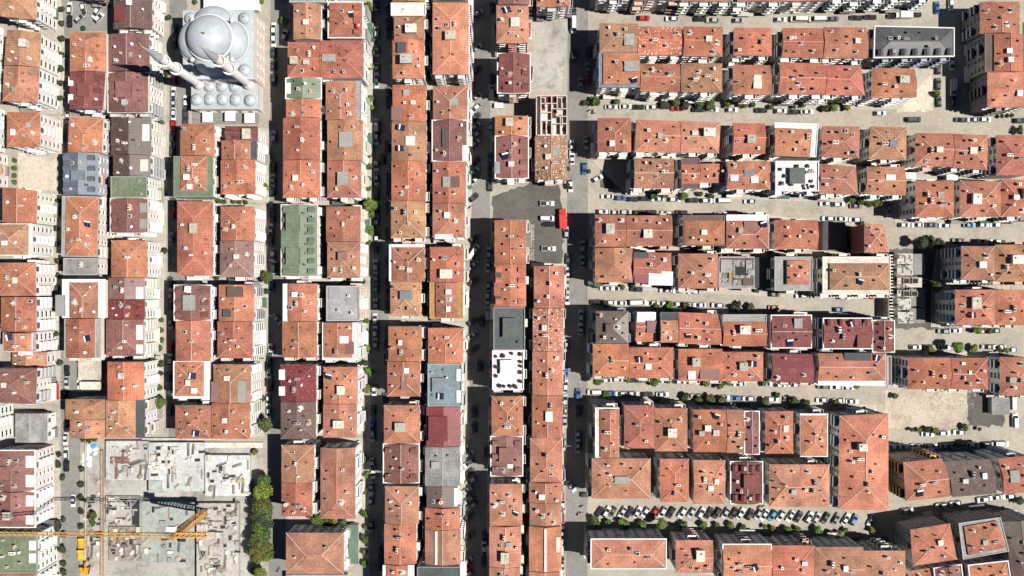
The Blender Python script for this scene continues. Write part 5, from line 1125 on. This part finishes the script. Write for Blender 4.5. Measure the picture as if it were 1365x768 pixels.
for a in ((0.02, .01, .02, .99), (.985, .01, .985, .99), (.06, .012, .95, .012), (.06, .985, .95, .985), (.16, .03, .16, .97), (.3, .05, .3, .3), (.5, .03, .5, .95), (.68, .03, .68, .42), (.18, .2, .48, .2), (.52, .2, .66, .2), (.18, .42, .48, .42), (.52, .33, .96, .33), (.7, .52, .96, .52), (.18, .62, .48, .62), (.52, .7, .96, .7), (.33, .64, .33, .95), (.78, .54, .78, .95), (.82, .05, .82, .3)):
    part(*a)
for x, y, w_, d_ in ((.4, .1, 2, 2.2), (.58, .1, 1.8, 2.2), (.58, .42, 1.4, 3.4), (.78, .6, 1.2, 3.8), (.25, .3, 1.2, 1.4), (.3, .75, 1.6, 2.2), (.45, .82, 1.8, 2.6), (.86, .1, 1.2, 1.6), (.9, .82, 1.2, 1.4)):
    b = MB(); b.box((x - .5) * wx, (.5 - y) * wy, h + .006, w_, d_, .03, 'concrete'); b.build('brick_floor', t, (.10, .035, .03))
FOOT.append((q, h))
# ---- concrete skeleton at right
h = 7.0; q = [W(1196, 338, h), W(1240, 338, h), W(1240, 432, h), W(1196, 432, h)]; ctr = sum(q, Vector((0, 0))) / 4; wx, wy = (q[1] - q[0]).length, (q[3] - q[0]).length
t = empty('building_skeleton', (ctr.x, ctr.y, 0)); tag(t, 'concrete building skeleton with pale broken slabs and bare columns', 'building')
for i, (x0, y0, x1, y1) in enumerate(((0, 0, .48, .15), (.0, .17, .48, .31), (.0, .34, .75, .48), (0, .52, .5, .62), (0, .64, .42, .8), (.02, .83, .48, .99))):
    b = MB(); b.box(((x0 + x1) / 2 - .5) * wx, (.5 - (y0 + y1) / 2) * wy, h - .3, (x1 - x0) * wx, (y1 - y0) * wy, .3, 'concrete'); b.build('floor_slab', t, (.42, .405, .37))
for i, (x0, y0, x1, y1) in enumerate(((.5, 0, .98, .3), (.5, .5, .98, .75), (.5, .78, .98, .99))):
    b = MB(); b.box(((x0 + x1) / 2 - .5) * wx, (.5 - (y0 + y1) / 2) * wy, 2.9, (x1 - x0) * wx, (y1 - y0) * wy, .3, 'concrete'); b.build('floor_slab', t, (.2, .195, .185))
for i in range(22):
    b = MB(); b.box(-wx / 2 - 1.2, (.5 - (i + .5) / 22) * wy, 5.2, 2.0, .35, .3, 'concrete'); b.build('beam', t, (.6, .56, .5))
for x in (.05, .45, .95):
    for k in range(6): b = MB(); b.box((x - .5) * wx, (.5 - (k + .5) / 6) * wy, 0, .45, .45, h - .31 if x < .5 else 2.89, 'concrete'); b.build('column', t, (.5, .48, .44))
for x, y in ((.26, .39), (.52, .39), (.26, .57), (.5, .57)): b = MB(); b.box((x - .5) * wx, (.5 - y) * wy, h + .003, 2.2, 1.9, .8, 'concrete'); b.box((x - .5) * wx, (.5 - y) * wy, h + .806, 1.8, 1.5, .02, 'dark'); b.build('shaft', t, (.3, .22, .17))
b = MB(); b.box(-wx / 2 - 1.2 - 1.1, 0, 0, .25, wy, 5.1, 'concrete'); b.build('retaining_wall', t, (.3, .28, .26))
rs = random.Random(9); b = MB()
for _ in range(70):
    b.box(rs.uniform(-.5, .0) * wx, rs.uniform(-.48, .48) * wy, h + rs.uniform(.004, .2), rs.uniform(.5, 2.2), rs.uniform(.1, .6), .15, 'concrete', rs.choice([0, PI / 2, rs.uniform(0, 3)]))
b.build('formwork_board', t, (.17, .14, .11))
ppatch('excavation', ragged([(1186, 332), (1262, 332), (1262, 438), (1186, 438)], 2, 3), .014, 'asphalt')

# ------------------------------------------------------------------ building site with tower crane
site_rnd = random.Random(3)
def slab(x0, y0, x1, y1, z, c, label, name='concrete_slab', th=None):
    a, b_ = W(x0, y0, z), W(x1, y1, z); t = MB(); t.box(0, 0, 0, abs(b_.x - a.x), abs(b_.y - a.y), z, 'concrete')
    o = t.build(name, None, c, loc=((a.x + b_.x) / 2, (a.y + b_.y) / 2, .021)); return tag(o, label, 'concrete slab', 'foundation slabs on the building site')
slab(141, 588, 197, 640, 2.6, (.40, .40, .385), 'pale foundation slab with brick footings at the site corner')
slab(198, 590, 272, 655, 2.6, (.43, .44, .435), 'wide whitish foundation slab at the top of the site')
slab(273.5, 607, 333, 661, 2.8, (.50, .505, .50), 'brightest white foundation slab below the long orange roofs')
slab(189, 668, 254, 750, .5, (.29, .315, .29), 'smooth grey wet concrete deck under the crane jib')
slab(262, 671, 318, 790, 2.6, (.40, .38, .34), 'cluttered beige slab at the crane base')
slab(141, 662, 186, 699, 1.4, (.36, .34, .31), 'rough pale slab with dark pits left of wet deck')
slab(145, 702, 186, 748, 1.0, (.24, .21, .18), 'formwork slab with timber strips below the jib')
slab(228, 590, 350, 597, 1.2, (.55, .52, .47), 'long narrow concrete path below the orange roofs')
slab(198, 641, 216, 657, 3.0, (.3, .33, .32), 'small grey slab framed by stubs above the wet deck')
for i, (x0, y0, x1, y1, c, l) in enumerate(((134.5, 600, 137, 768, (.35, .25, .18), 'long brown site fence beside the pale access strip'), (113.5, 590, 115, 768, (.4, .38, .34), 'low grey wall between the left road and the access strip'), (190, 584, 300, 586, (.5, .47, .42), 'grey garden wall under the long orange roofs'))):
    a, b_ = W(x0, y0, 1), W(x1, y1, 1); m_ = MB(); m_.box(0, 0, 0, abs(b_.x - a.x), abs(b_.y - a.y), 1.4, 'concrete'); tag(m_.build('fence' if i == 0 else 'garden_wall', None, c, loc=((a.x + b_.x) / 2, (a.y + b_.y) / 2, .022)), l, 'fence' if i == 0 else 'wall')
for x0, y0, x1, y1, l in ((146, 664, 154, 667, 'upper left'), (160, 664, 172, 667, 'upper middle'), (148, 676, 156, 679, 'lower left'), (163, 676, 174, 679, 'lower middle'), (176, 664, 187, 700, 'tall right-hand')):
    a, b_ = W(x0, y0, 1.5), W(x1, y1, 1.5); m_ = MB(); sx, sy = abs(b_.x - a.x), abs(b_.y - a.y)
    m_.box(0, 0, 0, sx, sy, .1, 'tyre'); m_.box(0, sy / 2 + .1, 0, sx, .2, .7, 'concrete'); m_.box(sx / 2 + .1, 0, 0, .2, sy, .7, 'concrete')
    tag(m_.build('pit', None, (.42, .4, .37), loc=((a.x + b_.x) / 2, (a.y + b_.y) / 2, 1.445)), l + ' dark pit in the rough pale slab left of the wet deck', 'pit')
def zat(px, py):
    z = .022
    for x0, y0, x1, y1, zz in ((141, 588, 197, 640, 2.6), (198, 590, 272, 655, 2.6), (273.5, 607, 333, 661, 2.8), (189, 668, 254, 750, .5), (262, 671, 318, 790, 2.6), (141, 662, 186, 699, 1.4), (145, 702, 186, 748, 1.0)):
        if x0 < px < x1 and y0 < py < y1: z = zz + .024
    return z
def clutter(kind, px, py, ang, c, dims, label, cat, group):
    z = zat(px, py); p = W(px, py, z); m_ = MB(); L_, w_, h_ = dims
    if kind == 'plank_stack':
        for k in range(4): m_.box(0, (k - 1.5) * w_ / 4, 0, L_, w_ / 4 * .9, h_ * site_rnd.uniform(.7, 1), 'concrete')
    elif kind == 'rebar_bundle':
        for k in range(6): m_.bar((-L_ / 2, (k - 2.5) * w_ / 6, .08), (L_ / 2, (k - 2.5) * w_ / 6 + site_rnd.uniform(-.1, .1), .08), .09, 'plain')
    elif kind == 'footing':
        m_.box(0, 0, 0, L_, w_, h_, 'concrete'); m_.box(0, 0, h_ + .002, L_ * .7, w_ * .6, .1, 'concrete')
    elif kind == 'material_pile':
        m_.lathe(0, 0, [(L_ / 2, 0), (L_ / 2 * .75, h_ * .5), (L_ / 4, h_ * .9), (.02, h_)], 'concrete', 9, sx=1, sy=w_ / L_)
    elif kind == 'pit_shade_box':
        m_.box(0, 0, 0, L_, w_, .12, 'tyre'); m_.box(0, w_ / 2 + .08, 0, L_, .14, .3, 'concrete')  # flat dark box paints the shade of an open pit
    o = m_.build(kind, None, c, loc=(p.x, p.y, z), rz=math.radians(ang)); return tag(o, label, cat, group)
for k in range(300):
    zone = site_rnd.choice([(264, 674, 317, 765), (264, 674, 317, 765), (264, 674, 317, 765), (145, 592, 195, 638), (200, 595, 270, 650), (276, 610, 331, 658), (143, 664, 185, 698), (147, 704, 185, 746), (147, 704, 185, 746), (116, 640, 133, 760), (192, 672, 252, 748)])
    x, y = site_rnd.uniform(zone[0], zone[2]), site_rnd.uniform(zone[1], zone[3])
    kind = site_rnd.choice(['plank_stack', 'plank_stack', 'rebar_bundle', 'footing', 'material_pile', 'pit_shade_box', 'pit_shade_box'])
    if kind == 'plank_stack': clutter(kind, x, y, site_rnd.choice([0, 90, 90, 45, 100]), site_rnd.choice([(.30, .23, .16), (.2, .16, .12), (.42, .38, .31), (.24, .23, .21)]), (site_rnd.uniform(1.0, 4.0), site_rnd.uniform(.3, .8), .4), 'loose stack of timber planks lying on the building site', 'timber', 'timber stacks on the building site')
    elif kind == 'rebar_bundle': clutter(kind, x, y, site_rnd.choice([0, 90, 85, 20]), (.12, .1, .09), (site_rnd.uniform(3, 6), .9, .1), 'bundle of dark steel bars lying on the building site', 'steel bars', 'steel bar bundles on the building site')
    elif kind == 'footing': clutter(kind, x, y, site_rnd.choice([0, 90]), site_rnd.choice([(.7, .68, .64), (.3, .3, .29), (.5, .46, .4)]), (site_rnd.uniform(1, 2.4), site_rnd.uniform(.8, 1.4), .8), 'small concrete footing block standing on the building site', 'footing', 'footing blocks on the building site')
    elif kind == 'material_pile': clutter(kind, x, y, site_rnd.uniform(0, 90), site_rnd.choice([(.4, .35, .28), (.26, .22, .17), (.5, .48, .44)]), (site_rnd.uniform(1.4, 3.2), site_rnd.uniform(1.2, 2.4), .7), 'small heap of loose building material on the site', 'heap', 'material heaps on the building site')
    else: clutter(kind, x, y, site_rnd.choice([0, 5, 90]), (.4, .38, .34), (site_rnd.uniform(.9, 3.0), site_rnd.uniform(.5, 1.2), .1), 'dark box standing for a shaded pit in the building site floor', 'cover', 'dark boxes for shaded pits on the building site')
for x0, y0, L_, w_, a in ((160, 611, 6.5, 1.2, 0), (160, 616, 6.5, 1.0, 0), (155, 624, 7.5, .9, 90)):
    clutter('plank_stack', x0, y0, a, (.2, .1, .085), (L_, w_, .35), 'long brown brick footing strip on the corner slab', 'footing', 'brick footing strips')
a_ = W(120, 608, .3); m_ = MB(); random.seed(4)
for k in range(26):
    m_.box(random.uniform(-2.2, 2.2), random.uniform(-3.6, 3.6), k * .02, random.uniform(.8, 1.8), random.uniform(.6, 1.4), .15, 'canvas', random.uniform(0, 3))
tag(m_.build('tarpaulin', None, (.8, .8, .8), loc=(a_.x, a_.y, .025)), 'crumpled white plastic sheeting on the strip beside the site', 'tarpaulin')
a_ = W(124, 596, .5); m_ = MB(); m_.box(0, 0, 0, 2.4, 1.8, .5, 'canvas', .3, taper=.7); tag(m_.build('tarpaulin', None, (.05, .28, .6), loc=(a_.x, a_.y, .03)), 'small blue tarpaulin at the end of white sheeting', 'tarpaulin')

# tower crane
YEL = (.60, .31, .07)
cb = Vector((-105.4, -77.0)); cr = empty('tower_crane', (cb.x, cb.y, 0)); tag(cr, 'yellow tower crane with long lattice jib over the building site', 'crane')
def lattice(b, p, q, w, n, m='plain', ch=.17, br=.09):
    p, q = Vector(p), Vector(q); d = (q - p).normalized(); u = (Vector((0, 0, 1)) if abs(d.z) < .9 else Vector((1, 0, 0))); s1 = d.cross(u).normalized() * w / 2; s2 = d.cross(s1).normalized() * w / 2
    cor = [s1 + s2, s1 - s2, -s1 - s2, -s1 + s2]
    for c in cor: b.bar(p + c, q + c, ch, m)
    for k in range(n):
        a, e = p + (q - p) * k / n, p + (q - p) * (k + 1) / n
        for f in range(4):
            c0, c1 = cor[f], cor[(f + 1) % 4]; b.bar(a + c0, e + c1, br, m); b.bar(a + c0, a + c1, br, m)
b = MB(); lattice(b, (0, 0, 0), (0, 0, 33), 1.9, 17, ch=.24, br=.13); b.build('mast', cr, YEL)
b = MB(); b.box(0, 0, 0, 5, 5, .9, 'concrete'); b.build('base_block', cr, (.45, .43, .4))
b = MB(); b.lathe(0, 0, [(1.3, 33), (1.3, 33.9), (.02, 33.92)], 'plain', 16); b.build('slewing_ring', cr, (.3, .14, .03))
b = MB(); lattice(b, (0, 0, 34.8), (-66, .4, 34.8), 1.0, 40, ch=.14, br=.065); b.build('jib', cr, YEL)
b = MB(); lattice(b, (0, 0, 34.8), (13, -.1, 34.8), 1.3, 8, ch=.2, br=.1); b.box(7, 0, 34.05, 12, 1.2, .06, 'plain'); b.build('counter_jib', cr, YEL)
b = MB(); b.box(11.5, -.1, 32.9, 2.6, 2.0, 2.6, 'concrete'); b.box(14.0, -.1, 33.2, 2.0, 1.8, 2.2, 'concrete'); b.build('counterweight', cr, (.42, .42, .4))
b = MB(); lattice(b, (0, 0, 34.8), (0, 0, 40), 1.0, 3, ch=.18); b.build('tower_head', cr, YEL)
b = MB(); b.bar((0, 0, 40), (-42, .25, 35.5), .12, 'plain'); b.bar((0, 0, 40), (11, -.1, 35.5), .12, 'plain'); b.build('stay', cr, (.3, .2, .08))
b = MB(); b.box(-1.0, 1.7, 33.2, 2.6, 1.6, 2.2, 'plain'); b.box(-2.32, 1.7, 34.0, .06, 1.3, 1.2, 'glass'); b.build('cab', cr, (.82, .82, .8))
b = MB(); b.box(-24, .15, 33.5, 1.8, 1.4, .4, 'plain'); b.bar((-24, .15, 33.5), (-24, .15, 18), .06, 'tyre'); b.box(-24, .15, 17.2, .5, .5, .8, 'plain'); b.build('trolley', cr, (.25, .1, .03))

# yellow machines on the left road
for i, (x, y) in enumerate(((108.5, 725), (107.5, 740.5))):
    p = W(x, y, 2); t = empty('site_truck', (p.x, p.y, .03), PI / 2)
    b = MB(); b.box(0, 0, .55, 4.0, 1.2, .3, 'tyre'); [wheel_pair(b, q_, .85, .42) for q_ in (-1.2, 1.3)]; b.build('chassis', t)
    b = MB(); b.box(-.6, 0, .9, 2.3, 2.3, .2, 'paint')
    for yy in (-1.1, 1.1): b.box(-.6, yy, 1.103, 2.3, .1, .7, 'paint')
    b.box(-1.7, 0, 1.103, .1, 2.1, .7, 'paint'); b.box(.5, 0, 1.103, .1, 2.1, .7, 'paint'); b.box(-.6, 0, 1.103, 2.0, 2.0, .3, 'concrete'); b.build('tipper_bed', t, (.62, .40, .04))
    b = MB(); b.box(1.35, 0, .9, 1.2, 2.2, 1.5, 'paint', taper=.9); b.build('cab', t, (.62, .40, .04)); b = MB(); b.box(1.98, 0, 1.5, .1, 1.8, .65, 'glass'); b.build('windscreen', t)
    tag(t, ('upper', 'lower')[i] + ' of two yellow tipper trucks parked beside the site fence', 'truck', 'yellow site trucks')
p = W(112.5, 760, 1.6); t = empty('excavator', (p.x, p.y, .03), math.radians(80)); tag(t, 'orange-yellow excavator on the road below the yellow trucks', 'excavator')
for yy in (-1, 1): b = MB(); b.box(0, yy, 0, 3.2, .55, .8, 'tyre', taper=.92); b.build('track', t)
b = MB(); b.box(-.3, 0, .85, 2.6, 2.3, 1.0, 'paint', taper=.93); b.build('engine_house', t, (.6, .27, .02))
b = MB(); b.box(.5, .6, 1.86, 1.2, .95, 1.0, 'glass', taper=.9); b.box(.5, .6, 2.863, 1.15, .9, .1, 'paint'); b.build('cab', t, (.6, .27, .02))
b = MB(); b.bar((.8, -.3, 1.6), (2.6, -.3, 3.0), .45, 'paint'); b.bar((2.6, -.3, 3.0), (3.6, -.3, 1.2), .35, 'paint'); b.build('boom', t, (.6, .27, .02))
b = MB(); b.box(3.5, -.3, .5, .8, 1.0, .8, 'tyre', taper=.8); b.build('bucket', t)

# ------------------------------------------------------------------ single items
def awning():
    p = W(69, 523, 4.5); t = empty('advert_awning', (p.x, p.y, 0)); tag(t, 'yellow, white and red printed sheet over the entrance left of the road', 'awning')
    b = MB(); n = 8
    for i in range(n):
        x0, x1 = -2.6 + 5.2 * i / n, -2.6 + 5.2 * (i + 1) / n; z0, z1 = 4.4 + .5 * math.sin(i * .9), 4.4 + .5 * math.sin((i + 1) * .9)
        m_ = YM if i < 3 else (WM if i < 6 else RM)
        b.solid([(x0, -3.2 + .1 * i, z0 - .08), (x1, -3.2 + .1 * (i + 1), z1 - .08), (x1, 3.1, z1 - .08), (x0, 2.6 + .06 * i, z0 - .08)], [(x0, -3.2 + .1 * i, z0), (x1, -3.2 + .1 * (i + 1), z1), (x1, 3.1, z1), (x0, 2.6 + .06 * i, z0)], m_)
    b.build('sheet', t)
    for x in (-2.4, 2.4):
        for y in (-2.8, 2.7): q_ = MB(); q_.box(x, y, 0, .12, .12, 3.9, 'frame'); q_.build('post', t)
YM, WM, RM = solid('yellow_print', (.62, .4, .1), .7), solid('white_print', (.75, .7, .62), .7), solid('red_print', (.5, .03, .04), .7)
awning()
p = W(478.5, 34, 17); t = empty('parasol', (p.x, p.y, 15.4)); tag(t, 'red and white parasol on the dormered red roof terrace', 'parasol')
b = MB(); b.bar((0, 0, -.6), (0, 0, 2.1), .08, 'frame'); b.build('pole', t); b = MB(); b.lathe(0, 0, [(1.1, 1.75), (.55, 2.0), (.02, 2.25)], 'canvas', 10); b.build('shade', t, (.7, .04, .06))
b = MB(); b.lathe(0, 0, [(.4, 2.1), (.02, 2.29)], 'canvas', 10); b.build('vent_cap', t, (.85, .8, .8))
for i, (x, y, l) in enumerate(((665, 141, 'white site cabin on the sunlit lane below the dark maroon roof'), (1016, 671.5, 'green refuse container below the maroon dormer roof'))):
    p = W(x, y, 1); t = empty('site_cabin' if i == 0 else 'refuse_container', (p.x, p.y, .13)); tag(t, l, 'cabin' if i == 0 else 'container')
    b = MB(); b.box(0, 0, 0, 2.8 if i == 0 else 1.5, 1.5 if i == 0 else 1.0, 1.6 if i == 0 else 1.1, 'plain'); b.build('body', t, (.8, .79, .76) if i == 0 else (.06, .25, .03))
    b = MB(); b.box(0, 0, 1.603 if i == 0 else 1.103, 3.0 if i == 0 else 1.6, 1.7 if i == 0 else 1.1, .12, 'plain'); b.build('lid', t, (.7, .69, .66) if i == 0 else (.05, .2, .03))
# low sheds and annexes
def shed(x0, y0, x1, y1, h, c, label, wc=(.6, .57, .52)):
    a, b_ = W(x0, y0, h), W(x1, y1, h); t = empty('low_shed', ((a.x + b_.x) / 2, (a.y + b_.y) / 2, 0)); sx, sy = abs(b_.x - a.x), abs(b_.y - a.y)
    b = MB(); b.box(0, 0, 0, sx - .4, sy - .4, h - .2, 'plaster'); b.build('wall', t, wc); b = MB(); b.box(0, 0, h - .197, sx, sy, .2, 'felt'); b.build('roof', t, c)
    return tag(t, label, 'shed', 'low sheds')
shed(104, 479, 134.5, 506, 3.2, (.42, .38, .32), 'low flat beige shed between the two parked white cars')
shed(106, 509, 134, 519, 3, (.55, .5, .43), 'narrow pale canopy shed below the flat beige shed')
shed(464.5, 700, 477.5, 752, 4, (.1, .16, .11), 'long green-roofed annex right of the lowest salmon hip roof')
shed(381, 766.5, 463, 790, 4, (.3, .33, .33), 'grey flat annex below the lowest salmon hip roof', (.5, .5, .5))
shed(1097, 296, 1127, 334, 5, (.05, .05, .055), 'flat low roof with shade painted dark beside the brick-walled tall house', (.15, .1, .09))  # near-black tone stands for the shade over this low lot
shed(1006.5, 343, 1028, 384, 8, (.035, .037, .042), 'sunken flat roof with shade painted black right of the grey ruined roof', (.3, .3, .3))  # black colour paints the shaded recess beside the ruined roof
shed(1262, 231, 1277, 240, 3.5, (.75, .73, .68), 'small white canopy roof behind the right-hand hip roofs')
shed(1207, 230, 1221, 239, 4, (.7, .68, .63), 'square white annex roof beside the orange six-sided roof')
shed(1322, 530, 1346, 553, 3.2, (.2, .2, .2), 'grey annex at the right end of the rubble lot', (.4, .4, .4))
p = W(472, 706, 1)

# ------------------------------------------------------------------ light, sky, camera
el, az = math.radians(60), math.radians(-11)
sd = Vector((math.cos(az) * math.cos(el), math.sin(az) * math.cos(el), math.sin(el)))
sl = bpy.data.lights.new('sun', 'SUN'); sl.energy = 5.0; sl.angle = math.radians(.5); sl.color = (1, .95, .87)
so = bpy.data.objects.new('sun', sl); col.objects.link(so); so.rotation_euler = sd.to_track_quat('Z', 'Y').to_euler(); so.location = (0, 0, 200)
w = bpy.data.worlds.new('World'); scene.world = w; w.use_nodes = True; nt = w.node_tree
sk = nt.nodes.new('ShaderNodeTexSky'); sk.sky_type = 'NISHITA'; sk.sun_disc = False; sk.sun_elevation = el; sk.sun_rotation = math.radians(101); sk.altitude = 1200; sk.air_density = .55; sk.dust_density = .2; sk.ozone_density = 3
bg = nt.nodes['Background']; nt.links.new(sk.outputs[0], bg.inputs[0]); bg.inputs[1].default_value = .05
cd = bpy.data.cameras.new('camera'); co = bpy.data.objects.new('camera', cd); col.objects.link(co); co.location = (0, 0, H)
cd.sensor_width = 36; cd.lens = 18 / (CX * S / H); cd.clip_start = 1; cd.clip_end = 6000; scene.camera = co
vs = scene.view_settings; vs.view_transform = 'Standard'; vs.look = 'None'; vs.exposure = .45; vs.gamma = 1
scene.cycles.use_denoising = True; scene.cycles.max_bounces = 5; scene.cycles.diffuse_bounces = 1
print('objects', len(bpy.data.objects), 'label issues', BAD[:12], len(BAD))
